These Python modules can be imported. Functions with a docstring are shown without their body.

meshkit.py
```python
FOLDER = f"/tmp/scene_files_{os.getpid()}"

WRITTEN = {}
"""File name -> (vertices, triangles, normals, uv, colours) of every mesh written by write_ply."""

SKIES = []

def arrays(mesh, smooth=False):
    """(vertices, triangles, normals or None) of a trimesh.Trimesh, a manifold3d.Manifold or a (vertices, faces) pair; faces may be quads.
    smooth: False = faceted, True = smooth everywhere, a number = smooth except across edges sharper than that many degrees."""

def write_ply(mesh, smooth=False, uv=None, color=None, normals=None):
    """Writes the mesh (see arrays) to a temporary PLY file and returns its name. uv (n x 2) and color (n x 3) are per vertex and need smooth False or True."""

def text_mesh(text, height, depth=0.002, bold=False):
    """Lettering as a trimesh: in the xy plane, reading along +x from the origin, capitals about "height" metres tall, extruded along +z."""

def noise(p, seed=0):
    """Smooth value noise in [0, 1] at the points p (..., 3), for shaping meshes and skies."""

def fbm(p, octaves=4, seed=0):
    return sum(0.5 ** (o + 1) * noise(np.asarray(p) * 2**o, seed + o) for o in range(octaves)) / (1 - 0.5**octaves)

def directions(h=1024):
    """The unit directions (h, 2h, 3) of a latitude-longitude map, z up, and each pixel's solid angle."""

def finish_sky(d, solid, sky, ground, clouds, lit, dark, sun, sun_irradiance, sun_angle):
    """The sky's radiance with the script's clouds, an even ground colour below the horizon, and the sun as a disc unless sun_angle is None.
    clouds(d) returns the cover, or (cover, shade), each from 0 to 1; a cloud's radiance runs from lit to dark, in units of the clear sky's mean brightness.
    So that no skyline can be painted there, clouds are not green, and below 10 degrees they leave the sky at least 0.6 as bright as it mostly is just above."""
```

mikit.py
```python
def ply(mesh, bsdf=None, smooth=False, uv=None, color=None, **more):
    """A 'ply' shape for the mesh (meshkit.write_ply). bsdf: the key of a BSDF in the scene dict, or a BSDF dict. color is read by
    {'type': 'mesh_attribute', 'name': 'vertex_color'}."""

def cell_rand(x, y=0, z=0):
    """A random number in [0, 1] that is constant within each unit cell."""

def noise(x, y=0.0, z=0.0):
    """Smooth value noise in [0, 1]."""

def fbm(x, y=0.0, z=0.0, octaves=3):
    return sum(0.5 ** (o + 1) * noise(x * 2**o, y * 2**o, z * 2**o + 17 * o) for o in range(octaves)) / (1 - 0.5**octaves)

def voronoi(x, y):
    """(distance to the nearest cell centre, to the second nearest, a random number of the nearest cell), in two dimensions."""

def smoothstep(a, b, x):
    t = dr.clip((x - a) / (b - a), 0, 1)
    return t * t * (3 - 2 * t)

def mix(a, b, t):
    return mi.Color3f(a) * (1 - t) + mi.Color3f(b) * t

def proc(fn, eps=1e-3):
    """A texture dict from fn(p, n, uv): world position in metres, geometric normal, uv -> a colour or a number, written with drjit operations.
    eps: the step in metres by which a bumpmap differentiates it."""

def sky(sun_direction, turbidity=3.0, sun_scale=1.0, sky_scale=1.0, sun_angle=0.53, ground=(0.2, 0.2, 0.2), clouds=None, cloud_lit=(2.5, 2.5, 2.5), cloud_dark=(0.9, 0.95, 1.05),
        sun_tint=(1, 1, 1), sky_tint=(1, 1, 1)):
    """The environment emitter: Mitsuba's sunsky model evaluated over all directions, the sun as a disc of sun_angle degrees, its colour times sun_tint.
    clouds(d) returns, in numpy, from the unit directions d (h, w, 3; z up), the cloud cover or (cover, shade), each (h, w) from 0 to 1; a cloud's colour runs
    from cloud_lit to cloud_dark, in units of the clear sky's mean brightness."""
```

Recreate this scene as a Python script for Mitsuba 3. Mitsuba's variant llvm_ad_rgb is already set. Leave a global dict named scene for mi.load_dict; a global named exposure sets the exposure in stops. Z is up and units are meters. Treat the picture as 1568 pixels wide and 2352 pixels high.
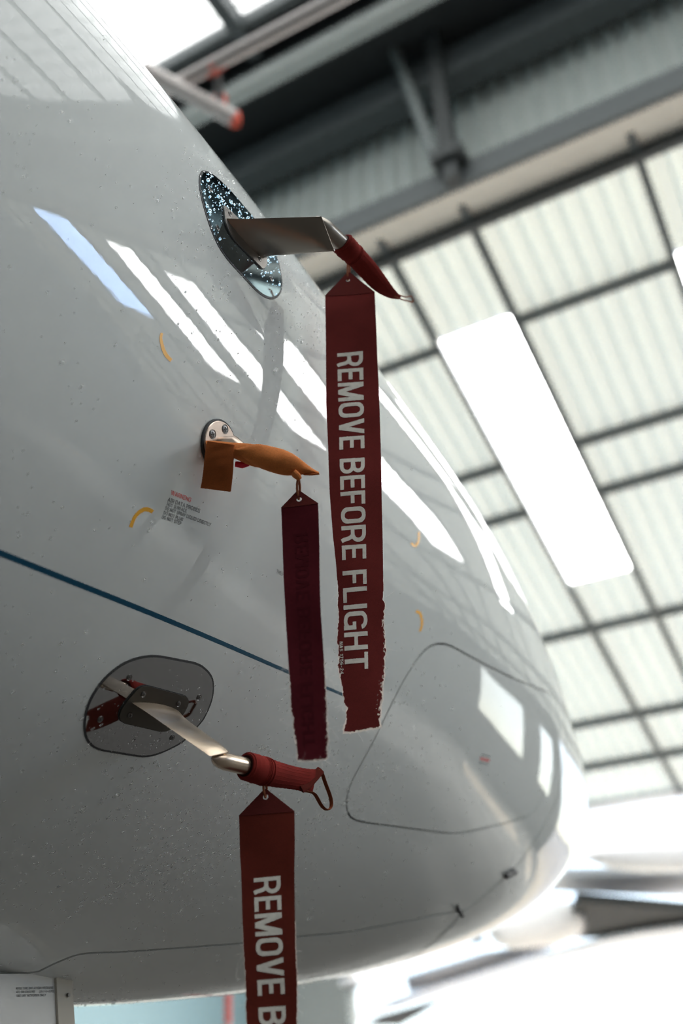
import math, random
import numpy as np, trimesh, shapely
import shapely.geometry as sg
from shapely import affinity
from shapely.ops import unary_union
import drjit as dr
import mitsuba as mi
import mikit, meshkit

T = mi.ScalarTransform4f
scene, labels = {'type': 'scene'}, {}
rng = np.random.default_rng(7)
random.seed(7)

# ------------------------------------------------------------------ camera, sky, exposure
W_PX, H_PX, FPX = 1568, 2352, 2287.0
PITCH, ROLL, ZC = math.radians(29.2), math.radians(3.0), 1.75
EYE = np.array([0, 0, ZC])
FWD = np.array([0, math.cos(PITCH), math.sin(PITCH)])
_R0, _U0 = np.array([1.0, 0, 0]), np.array([0, -math.sin(PITCH), math.cos(PITCH)])
RGT = math.cos(ROLL) * _R0 - math.sin(ROLL) * _U0
UPV = math.cos(ROLL) * _U0 + math.sin(ROLL) * _R0
scene['camera'] = {
    'type': 'thinlens', 'fov': math.degrees(2 * math.atan(W_PX / 2 / FPX)), 'fov_axis': 'x',
    'aperture_radius': 0.0085, 'focus_distance': 1.52, 'near_clip': 0.05, 'far_clip': 900.0,
    'to_world': T().look_at(origin=EYE.tolist(), target=(EYE + FWD).tolist(), up=UPV.tolist())}
exposure = 0.5
SKY = 5.0
scene['sky'] = mikit.sky((math.sin(math.radians(58)) * .82, math.cos(math.radians(58)) * .82, 0.57), turbidity=4.0,
                         sun_scale=5.0, sky_scale=7.0, ground=(0.45, 0.45, 0.45))
L_SKYLIGHT = 13.0

# hangar axes in plan: HU runs down the roof slope to the open side, HV along the eaves
AU = math.radians(27.4)
HU = np.array([math.sin(AU), math.cos(AU), 0]); HV = np.array([-math.cos(AU), math.sin(AU), 0]); HZ = np.array([0, 0, 1.0])
def hw(u, v, z): return EYE + u * HU + v * HV + z * HZ          # z measured from the eye

# ------------------------------------------------------------------ materials
def rgb(r, g=None, b=None):
    return {'type': 'rgb', 'value': [r, r, r] if g is None else [r, g, b]}
def mat(key, d, two=True):
    scene[key] = {'type': 'twosided', 'bsdf': d} if two else d
    return key
def prin(key, c, rough=.5, metal=0., spec=.5, tex=None, **k):
    return mat(key, {'type': 'principled', 'base_color': mikit.proc(tex) if tex else rgb(*c), 'roughness': rough, 'metallic': metal, 'specular': spec, **k})
def fabric_tex(c, dirt=.25):
    def fn(p, n, uv):
        w = mikit.noise(p.x * 900, p.y * 900, p.z * 900) * .25 + .85
        d = mikit.fbm(p.x * 18, p.y * 18, p.z * 18, 3)
        return mi.Color3f(*c) * w * (1 - dirt * mikit.smoothstep(.4, .75, d))
    return fn
def peel(p, n, uv): return mikit.noise(p.x * 70, p.y * 110, p.z * 110) + .5 * mikit.noise(p.x * 190, p.y * 190, p.z * 190)
PAINT = ({'type': 'plastic', 'diffuse_reflectance': rgb(.66, .69, .68), 'int_ior': 1.5, 'nonlinear': False})
mat('m_paint', {'type': 'bumpmap', 'arbitrary': mikit.proc(peel, 2e-3), 'scale': .000016, 'bsdf': PAINT})
prin('m_seal', (.025, .027, .03), .6)
prin('m_blue', (.0, .060, .115), .25, spec=.3)
prin('m_yellow', (.85, .42, .02), .4)
prin('m_ink', (.09, .095, .10), .5)
prin('m_red_ink', (.55, .07, .07), .5)
prin('m_polished', (.40, .41, .42), .035, 1.)
prin('m_polished_blue_reflection', (.52, .70, .82), .04, 1.)  # blue reflection on the upper plate put into the metal colour
prin('m_flange', (.30, .28, .26), .38, 1.)
prin('m_flange_dark', (.085, .08, .07), .42, 1.)
prin('m_probe_shaded', (.30, .27, .235), .32, 1.)  # upper probe metal darkened for the dim surroundings it mirrors
prin('m_probe_warm_lit', (.62, .50, .385), .30, 1.)  # same metal on the lower probe, warm light put into its colour
prin('m_sleeve_shade', (.022, .006, .006), .95, spec=.05)  # near-black colour painting the shade inside the sleeve mouth
prin('m_hem', (0, 0, 0), 1.0, spec=.08, tex=fabric_tex((.085, .014, .010), .2))
prin('m_loop', (.15, .040, .016), .9, spec=.1)
prin('m_bronze', (.62, .50, .42), .34, 1.)
prin('m_screw', (.16, .155, .15), .35, 1.)
prin('m_recess', (.02, .02, .02), .7)
prin('m_cuff', (0, 0, 0), 1.0, spec=.08, tex=fabric_tex((.18, .021, .017), .2))
prin('m_flag', (0, 0, 0), 1.0, spec=.08, tex=fabric_tex((.155, .026, .024), .15))
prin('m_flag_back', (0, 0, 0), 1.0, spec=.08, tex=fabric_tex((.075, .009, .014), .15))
prin('m_flag_top', (0, 0, 0), 1.0, spec=.08, tex=fabric_tex((.11, .022, .020), .1))
prin('m_flag_low', (0, 0, 0), 1.0, spec=.08, tex=fabric_tex((.125, .023, .016), .15))
prin('m_ghost', (.055, .0075, .0112), 1.0, spec=.05)
prin('m_print', (0, 0, 0), 1.0, spec=.08, tex=lambda p, n, uv: mi.Color3f(.80, .78, .72) * (1 - .14 * mikit.noise(p.x * 1100, p.y * 1100, p.z * 1100) - .10 * mikit.smoothstep(.5, .8, mikit.noise(p.x * 160, p.y * 160, p.z * 160))))
scene['m_fray'] = {'type': 'principledthin', 'base_color': rgb(.95, .90, .86), 'roughness': .9, 'spec_trans': 0.0, 'diff_trans': 1.0}
prin('m_cord', (.24, .075, .03), .85)
prin('m_canvas', (0, 0, 0), 1.0, spec=.08, tex=fabric_tex((.54, .175, .052), .3), sheen=.3)
prin('m_canvas_dark', (0, 0, 0), 1.0, spec=.08, tex=fabric_tex((.36, .10, .031), .3))
prin('m_pink', (.6, .02, .05), .8)
mat('m_water', {'type': 'roughdielectric', 'int_ior': 1.33, 'ext_ior': 1.0, 'alpha': .03, 'distribution': 'ggx'}, two=False)
prin('m_door_white', (.62, .62, .60), .35)
prin('m_door_edge', (.42, .39, .33), .5)
def floor_tex(p, n, uv):  # light bounce put into the colour: dark around the hull, paler doorward
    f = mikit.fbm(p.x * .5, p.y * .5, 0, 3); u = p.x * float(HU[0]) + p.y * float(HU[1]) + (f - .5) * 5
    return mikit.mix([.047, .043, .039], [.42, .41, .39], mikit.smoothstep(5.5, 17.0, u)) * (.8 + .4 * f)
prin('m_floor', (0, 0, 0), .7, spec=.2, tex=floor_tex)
prin('m_concrete', (.42, .42, .41), .8, spec=.2)
prin('m_apron', (.55, .55, .53), .8)
scene['m_sheet'] = {'type': 'principledthin', 'base_color': rgb(.645, .71, .71), 'roughness': .6, 'spec_trans': 0.0, 'diff_trans': .58}
prin('m_frame', (.6, .6, .6), .5)
prin('m_cladding', (0, 0, 0), .55, tex=lambda p, n, uv: mi.Color3f(.50, .54, .525) * (.85 + .3 * mikit.fbm(p.x * .5, p.y * .5, p.z * .12, 2)))
prin('m_steel', (.105, .12, .125), .5)
prin('m_steel_light', (.80, .82, .79), .5)
prin('m_steel_mid', (.20, .225, .225), .5)
prin('m_steel_black', (.055, .062, .064), .6)
prin('m_cream', (.92, .85, .76), .5)
prin('m_tube', (.42, .38, .37), .5)
prin('m_tube_pale', (.72, .66, .64), .5)
prin('m_coupler', (.62, .07, .03), .5)
prin('m_teal', (.28, .42, .48), .5)
prin('m_wall', (.27, .28, .28), .6)
prin('m_plane_white', (.80, .80, .82), .3)
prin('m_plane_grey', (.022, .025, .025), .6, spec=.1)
prin('m_plane_mid', (.20, .21, .23), .5)
prin('m_plane_pale', (.58, .61, .66), .5)
prin('m_pink_pale', (.62, .42, .42), .6)
prin('m_red', (.62, .16, .15), .5)

# ------------------------------------------------------------------ helpers
def put(key, mesh, m, smooth=False, normals=None, **more):
    if normals is not None:
        path = meshkit.write_ply(mesh, False, None, None, normals)
        d = {'type': 'ply', 'filename': path, 'face_normals': False, 'bsdf': {'type': 'ref', 'id': m}, **more}
    else:
        d = mikit.ply(mesh, m, smooth=smooth, **more)
    k, i = key, 0
    while k in scene:
        i += 1; k = f'{key}_{i:03d}'
    scene[k] = d
    return k
def name(key, label=None, category=None, group=None, kind=None):
    d = labels.setdefault(key, {})
    for a, b in (('label', label), ('category', category), ('group', group), ('kind', kind)):
        if b: d[a] = b
cat = trimesh.util.concatenate
def pxray(p):
    p = np.atleast_2d(np.asarray(p, float))
    d = FPX * FWD + (p[:, :1] - W_PX / 2) * RGT + (H_PX / 2 - p[:, 1:2]) * UPV
    return d / np.linalg.norm(d, axis=1, keepdims=True)
def project(p):
    q = np.atleast_2d(p) - EYE; z = q @ FWD
    return np.stack([W_PX / 2 + FPX * (q @ RGT) / z, H_PX / 2 - FPX * (q @ UPV) / z, z], 1)
def on_plane(px, p0, n):
    d = pxray(px); t = ((p0 - EYE) @ n) / (d @ n)
    return EYE + d * t[:, None]
def at_depth(px, z):
    d = pxray(px); return EYE + d * (np.broadcast_to(z, (len(d),)) / (d @ FWD))[:, None]
def unit(a):
    a = np.asarray(a, float); return a / np.linalg.norm(a, axis=-1, keepdims=True)
def box(c, ax, size):
    """box centred at c, axes ax (3 rows), full sizes"""
    b = trimesh.creation.box(size); b.vertices = np.asarray(c) + b.vertices @ np.asarray(ax); return b
def bbox_h(u0, u1, v0, v1, z0, z1):
    return box(hw((u0 + u1) / 2, (v0 + v1) / 2, (z0 + z1) / 2), [HU, HV, HZ], (u1 - u0, v1 - v0, z1 - z0))
def fix(m):
    m.fix_normals(); return m
def resample(p, n):
    p = np.asarray(p, float); s = np.r_[0, np.cumsum(np.linalg.norm(np.diff(p, axis=0), axis=1))]
    t = np.linspace(0, s[-1], n); return np.stack([np.interp(t, s, p[:, k]) for k in range(p.shape[1])], 1)
def spline(p, n):
    from scipy.interpolate import CubicSpline
    p = np.asarray(p, float); s = np.r_[0, np.cumsum(np.linalg.norm(np.diff(p[:, :3], axis=0), axis=1))]
    return CubicSpline(s, p)(np.linspace(0, s[-1], n))
def tube(path, ra, rb=None, side=None, n=14, cap=True, roll=None):
    """tube along path; ra = half size along `side`, rb across it"""
    p = np.asarray(path, float); k = len(p)
    ra = np.broadcast_to(ra, (k,)); rb = ra if rb is None else np.broadcast_to(rb, (k,))
    t = unit(np.gradient(p, axis=0))
    if side is None:
        side = np.array([0, 0, 1.0]) if abs(t[:, 2]).mean() < .8 else np.array([1.0, 0, 0])
    sd = np.broadcast_to(side, p.shape)
    a = unit(sd - (sd * t).sum(1, keepdims=True) * t); b = np.cross(t, a)
    ang = np.arange(n) * 2 * np.pi / n
    v = p[:, None] + (ra[:, None] * np.cos(ang))[:, :, None] * a[:, None] + (rb[:, None] * np.sin(ang))[:, :, None] * b[:, None]
    i, j = np.meshgrid(np.arange(k - 1), np.arange(n), indexing='ij')
    q = np.stack([i * n + j, i * n + (j + 1) % n, (i + 1) * n + (j + 1) % n, (i + 1) * n + j], -1).reshape(-1, 4)
    f = [q[:, [0, 1, 2]], q[:, [0, 2, 3]]]; v = v.reshape(-1, 3)
    if cap:
        v = np.vstack([v, p[0], p[-1]]); c0, c1 = k * n, k * n + 1; jj = np.arange(n)
        f += [np.stack([np.full(n, c0), (jj + 1) % n, jj], 1), np.stack([np.full(n, c1), (k - 1) * n + jj, (k - 1) * n + (jj + 1) % n], 1)]
    m = trimesh.Trimesh(v, np.vstack(f), process=False)
    if m.volume < 0: m.invert()
    return m
def ribbon(path, width_dir, w, thick):
    """a flat strap"""
    p = np.asarray(path, float); k = len(p); w = np.broadcast_to(w, (k,))
    return tube(p, w / 2, np.full(k, thick / 2), side=width_dir, n=8)

# ------------------------------------------------------------------ the fuselage surface
AX = math.radians(36.7)
EX = np.array([math.sin(AX), math.cos(AX), 0]); EY = np.array([math.cos(AX), -math.sin(AX), 0]); M3 = np.array([EX, EY, HZ])
NP = dict(tx=3.4137, ty=-1.6545, tz=.7005, W=1.0696, Lw=5.7213, aw=1.7076, bw=1.8005, Hu=1.0, Lu=7.0554, au=1.1589, bu=1.3297,
          Hl=1.1148, Ll=2.8959, al=2.0814, bl=1.3607, dz=.5392, Ld=3.041,
          cw=[.0037, -.0096, .0026, .0123, -.0031, .006, .0034], cu=[0, 0, -.0018, -.001, .0016, -.0077, -.0007],
          cl=[-.0047, -.0002, -.0044, .0009, .0072, -.0046, 0])
SK = np.array([.25, .6, 1.0, 1.5, 2.1, 2.8, 3.6]); WD = np.array([.2, .25, .3, .35, .45, .5, .6])
def _g(u, a, b):
    u = np.clip(u, 0, 1); return (1 - (1 - u) ** a + 1e-9) ** (1 / b)
def section(s):
    s = np.maximum(np.asarray(s, float), 1e-5); k = np.minimum(1, s / .3)
    e = np.exp(-((s[..., None] - SK) / WD) ** 2)
    w = NP['W'] * _g(s / NP['Lw'], NP['aw'], NP['bw']) + k * (e * NP['cw']).sum(-1)
    hu = NP['Hu'] * _g(s / NP['Lu'], NP['au'], NP['bu']) + k * (e * NP['cu']).sum(-1)
    hl = NP['Hl'] * _g(s / NP['Ll'], NP['al'], NP['bl']) + k * (e * NP['cl']).sum(-1)
    zm = NP['tz'] + NP['dz'] * _g(s / NP['Ld'], 2.0, 1.0)
    return np.maximum(w, 1e-4), np.maximum(hu, 1e-4), np.maximum(hl, 1e-4), zm
def implicit(q):
    s = NP['tx'] - q[..., 0]; w, hu, hl, zm = section(s)
    dy = q[..., 1] - NP['ty']; dz = q[..., 2] - zm; h = np.where(dz > 0, hu, hl)
    v = (np.sqrt((dy / w) ** 2 + (dz / h) ** 2) - 1) * np.minimum(w, h)
    return np.where(s < 1e-4, np.sqrt(s * s + dy ** 2 + dz ** 2), v)
def chart_pt(s, th):
    w, hu, hl, zm = section(s); h = np.where(np.sin(th) > 0, hu, hl)
    return np.stack([NP['tx'] - s, NP['ty'] + w * np.cos(th), zm + h * np.sin(th)], -1)
def wave(q):
    """shallow oil-canning of the skin, metres"""
    a = meshkit.noise(q * np.array([4.0, 7.0, 7.0]) + 3.1, 1) - .5
    b = meshkit.noise(q * np.array([9.0, 13.0, 13.0]), 2) - .5
    return .0010 * a + .00015 * b
def chart_full(s, th, off=0.0, wavy=True):
    """(world points, world normals)"""
    q = chart_pt(s, th); e = 2e-4
    n = unit(np.stack([implicit(q + e * k) - implicit(q - e * k) for k in np.eye(3)], -1))
    if wavy:
        e = 2e-3; g = np.stack([wave(q + e * k) - wave(q - e * k) for k in np.eye(3)], -1) / (2 * e)
        q = q + n * wave(q)[..., None]
        n2 = unit(n - (g - (g * n).sum(-1, keepdims=True) * n)); q = q + n * off; n = n2
    else:
        q = q + n * off
    return q @ M3 + EYE, n @ M3
def hit_local(px):
    d = pxray(px) @ M3.T; ts = np.linspace(.8, 5.5, 240); out = np.full(len(d), np.nan)
    for a in range(0, len(d), 2000):
        dd = d[a:a + 2000]; v = implicit(dd[:, None] * ts[None, :, None]); i = np.argmax(v < 0, 1); ok = (v < 0).any(1)
        lo, hi = ts[np.maximum(i - 1, 0)], ts[i]
        for _ in range(22):
            m = (lo + hi) / 2; neg = implicit(dd * m[:, None]) < 0; hi = np.where(neg, m, hi); lo = np.where(neg, lo, m)
        out[a:a + 2000] = np.where(ok, hi, np.nan)
    return d * out[:, None]
def to_chart(q):
    s = NP['tx'] - q[..., 0]; w, hu, hl, zm = section(s); dz = q[..., 2] - zm; h = np.where(dz > 0, hu, hl)
    return np.stack([s, np.arctan2(dz / h, (q[..., 1] - NP['ty']) / w)], -1)
def px_chart(px):
    c = to_chart(hit_local(px)); return c[~np.isnan(c[:, 0])]
def hull(px, off=0.0):
    c = to_chart(hit_local(px)); return chart_full(c[:, 0], c[:, 1], off)
def smooth_closed(c, n=160):
    from scipy.interpolate import CubicSpline
    c = np.vstack([c, c[:1]]); t = np.r_[0, np.cumsum(np.linalg.norm(np.diff(c, axis=0), axis=1))]
    return CubicSpline(t, c, bc_type='periodic')(np.linspace(0, t[-1], n)[:-1])
def smooth_open(c, n=120):
    from scipy.interpolate import PchipInterpolator
    t = np.r_[0, np.cumsum(np.linalg.norm(np.diff(c, axis=0), axis=1))]
    return PchipInterpolator(t, c)(np.linspace(0, t[-1], n))
def patch(poly, S, TH, off=0.0, skirt=.004, wavy=True):
    """the piece of the fuselage surface over a chart polygon: whole grid cells, clipped ones along the outline, and a rim turned inward"""
    shapely.prepare(poly); x0, y0, x1, y1 = poly.bounds
    S = S[(S >= S[max(np.searchsorted(S, x0) - 1, 0)]) & (S <= S[min(np.searchsorted(S, x1), len(S) - 1)])]
    TH = TH[(TH >= TH[max(np.searchsorted(TH, y0) - 1, 0)]) & (TH <= TH[min(np.searchsorted(TH, y1), len(TH) - 1)])]
    i, j = np.meshgrid(np.arange(len(S) - 1), np.arange(len(TH) - 1), indexing='ij'); i, j = i.ravel(), j.ravel()
    cells = shapely.box(S[i], TH[j], S[i + 1], TH[j + 1])
    full = shapely.contains_properly(poly, cells); part = shapely.intersects(poly, cells) & ~full
    nt = len(TH); gv = np.stack(np.meshgrid(S, TH, indexing='ij'), -1).reshape(-1, 2)
    a = i[full] * nt + j[full]; b = a + nt
    V, Fc = [gv], [np.stack([a, b, b + 1], 1), np.stack([a, b + 1, a + 1], 1)]; base = len(gv)
    for g in shapely.intersection(poly, cells[part]):
        for pg in getattr(g, 'geoms', [g]):
            if pg.geom_type != 'Polygon' or pg.area < 1e-9: continue
            v, f = trimesh.creation.triangulate_polygon(pg, engine='earcut')
            d1, d2 = v[f[:, 1]] - v[f[:, 0]], v[f[:, 2]] - v[f[:, 0]]
            f = np.where((d1[:, 0] * d2[:, 1] - d1[:, 1] * d2[:, 0] < 0)[:, None], f[:, ::-1], f)
            V.append(v); Fc.append(f + base); base += len(v)
    c = np.vstack(V); f = np.vstack(Fc); used = np.unique(f); m = np.full(len(c), -1); m[used] = np.arange(len(used)); c = c[used]; f = m[f]
    p, n = chart_full(c[:, 0], c[:, 1], off, wavy); P, N, F = [p], [n], [f]; base = len(p)
    if skirt:
        for pg in getattr(poly, 'geoms', [poly]):
            for ring in [pg.exterior, *pg.interiors]:
                r = np.asarray(ring.segmentize(.02).coords)
                if len(r) < 4: continue
                q, nn = chart_full(r[:, 0], r[:, 1], off, wavy); k = len(r)
                out = unit(np.cross(np.gradient(q, axis=0), nn)); 
                P += [q, q - nn * skirt]; N += [out, out]; ii = np.arange(k - 1)
                F += [np.stack([ii, ii + 1, ii + 1 + k], 1) + base, np.stack([ii, ii + 1 + k, ii + k], 1) + base]; base += 2 * k
    P, N, F = np.vstack(P), np.vstack(N), np.vstack(F)
    fn = np.cross(P[F[:, 1]] - P[F[:, 0]], P[F[:, 2]] - P[F[:, 0]])
    flip = (fn * N[F[:, 0]]).sum(1) < 0; F[flip] = F[flip][:, ::-1]
    return (P, F), N
def grid(ds=.012, dth=.012, s=(0.4, 4.0), th=(-2.0, 1.6)):
    return np.arange(s[0], s[1] + ds, ds), np.arange(th[0], th[1] + dth, dth)
def skin_part(key, poly, m, off=0.0, skirt=.004, ds=.012):
    c = poly.bounds; S, TH = grid(ds, ds, (c[0] - ds, c[2] + ds), (c[1] - ds, c[3] + ds))
    mesh, n = patch(poly, S, TH, off, skirt); return put(key, mesh, m, normals=n)
def surface_text(key, meshes, m, off=.0004):
    """flat lettering given as pixel-plane polygons of the sign's own place: laid on the skin as thin raised film"""
    tri = []
    for pg in meshes:
        v, f = trimesh.creation.triangulate_polygon(pg, engine='earcut'); tri.append(trimesh.Trimesh(np.c_[v, 0 * v[:, 0]], f, process=False))
    t = cat(tri); c = to_chart(hit_local(t.vertices[:, :2])); p, n = chart_full(c[:, 0], c[:, 1], off)
    f = t.faces; fn = np.cross(p[f[:, 1]] - p[f[:, 0]], p[f[:, 2]] - p[f[:, 0]]); fl = (fn * n[f[:, 0]]).sum(1) < 0; f = f.copy(); f[fl] = f[fl][:, ::-1]
    return put(key, (p, f), m, normals=n)

# ------------------------------------------------------------------ lettering: strokes of a condensed grotesque, cap height 1
ST = .152; HS = ST / 2
def _ln(*p): return sg.LineString(p).buffer(HS, cap_style='flat', join_style='mitre', mitre_limit=4)
def _arc(cx, cy, rx, ry, a0, a1, n=16):
    a = np.radians(np.linspace(a0, a1, n)); return [(cx + rx * math.cos(t), cy + ry * math.sin(t)) for t in a]
def _glyph(ch):
    t, m = HS, 1 - HS
    if ch == 'R': w = .62; r = (1 - .46 - HS) / 2; c = .46 + r; return w, [_ln((t, 0), (t, 1)), _ln((0, m), (.30, m), *_arc(.30, c, .235, m - c, 90, -90), (0, .46)), _ln((.30, .47), (.40, .42), (.46, .30), (.50, .10), (.55, -.0))]
    if ch == 'E': w = .52; return w, [_ln((t, 0), (t, 1)), _ln((0, t), (w, t)), _ln((0, m), (w, m)), _ln((0, .5), (w - .05, .5))]
    if ch == 'F': w = .50; return w, [_ln((t, 0), (t, 1)), _ln((0, m), (w, m)), _ln((0, .49), (w - .05, .49))]
    if ch == 'L': w = .50; return w, [_ln((t, 0), (t, 1)), _ln((0, t), (w, t))]
    if ch == 'T': w = .56; return w, [_ln((w / 2, 0), (w / 2, 1)), _ln((0, m), (w, m))]
    if ch == 'I': return ST, [_ln((t, 0), (t, 1))]
    if ch == 'H': w = .60; return w, [_ln((t, 0), (t, 1)), _ln((w - t, 0), (w - t, 1)), _ln((0, .51), (w, .51))]
    if ch == 'N': w = .60; return w, [_ln((t, 0), (t, 1)), _ln((w - t, 0), (w - t, 1)), sg.Polygon([(0, 1), (.17, 1), (w, 0), (w - .17, 0)])]
    if ch == 'M': w = .78; c = w / 2; return w, [_ln((t, 0), (t, 1)), _ln((w - t, 0), (w - t, 1)), sg.Polygon([(0, 1), (.19, 1), (c + .09, 0.0), (c - .09, 0.0)]), sg.Polygon([(w, 1), (w - .19, 1), (c - .09, 0.0), (c + .09, 0.0)])]
    if ch == 'V': w = .62; c = w / 2; return w, [sg.Polygon([(0, 1), (.175, 1), (c + .09, 0), (c - .09, 0)]), sg.Polygon([(w, 1), (w - .175, 1), (c - .09, 0), (c + .09, 0)])]
    if ch == 'A': w = .62; c = w / 2; return w, [sg.Polygon([(0, 0), (.17, 0), (c + .09, 1), (c - .09, 1)]), sg.Polygon([(w, 0), (w - .17, 0), (c - .09, 1), (c + .09, 1)]), _ln((.14, .3), (w - .14, .3))]
    if ch == 'O' or ch == '0': w = .60; return w, [sg.box(.26, .26, w - .26, .74).buffer(.26, 16).difference(affinity.scale(sg.box(.26, .26, w - .26, .74).buffer(.26, 16), (w - 2 * ST) / w, 1 - 2 * ST))]
    if ch == 'G': w = .61; c = w / 2; rx = c - t; return w, [sg.LineString([*_arc(c, 1 - t - .19, rx, .19, 5, 180), *_arc(c, t + .19, rx, .19, 180, 330)]).buffer(HS, cap_style='flat', join_style='round'), _ln((w - t, 0), (w - t, .5)), _ln((w, .45), (.34, .45))]
    if ch == 'B': w = .61; return w, [_ln((t, 0), (t, 1)), _ln((0, m), (.30, m), *_arc(.30, .74, .21, m - .74, 90, -90), (0, .51)), _ln((0, t), (.30, t), *_arc(.30, .30, .235, .30 - t, -90, 90), (0, .52))]
    if ch == 'S': w = .56; c = w / 2; rx = c - t; return w, [sg.LineString([*_arc(c, .72, rx, .2, 20, 180), *_arc(c, .74, rx, .24, 180, 270, 8), *_arc(c, .26, rx, .24, 90, 0, 8), *_arc(c, .28, rx, .2, 0, -160)]).buffer(HS, cap_style='flat', join_style='round')]
    if ch == '1': return .34, [_ln((.25, 0), (.25, 1)), _ln((.02, .80), (.25, .93))]
    if ch == '7': w = .52; return w, [_ln((0, m), (w, m)), sg.Polygon([(w, .9), (w - .17, .9), (.1, 0), (.28, 0)])]
    if ch == '5': w = .54; return w, [_ln((w - .03, m), (.06, m)), _ln((.10, 1), (.07, .52)), sg.LineString([(.06, .56), *_arc(.25, .32, .2, .26, 100, -150)]).buffer(HS, cap_style='flat')]
    if ch == '6': w = .56; c = w / 2; return w, [sg.Point(c, .3).buffer(.28).difference(sg.Point(c, .3).buffer(.13)), sg.LineString([(t, .32), *_arc(c, .70, c - t, .215, 180, 40)]).buffer(HS, cap_style='flat')]
    if ch == '2': w = .54; return w, [_ln((0, t), (w, t)), sg.LineString([*_arc(.27, .70, .19, .215, 165, -30), (.08, .1)]).buffer(HS, cap_style='flat')]
    if ch == '4': w = .58; return w, [_ln((.40, 0), (.40, 1)), _ln((0, .26), (w, .26)), sg.Polygon([(.32, 1), (.45, 1), (.15, .26), (0, .26)])]
    if ch == '-': return .36, [_ln((.03, .42), (.33, .42))]
    return .36, []
def lettering(text, gap=.085, space=.30):
    x, out = 0, []
    for ch in text:
        if ch == ' ': x += space; continue
        w, g = _glyph(ch)
        if g: out.append(affinity.translate(unary_union(g), x, 0))
        x += w + gap
    return out, x - gap
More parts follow.
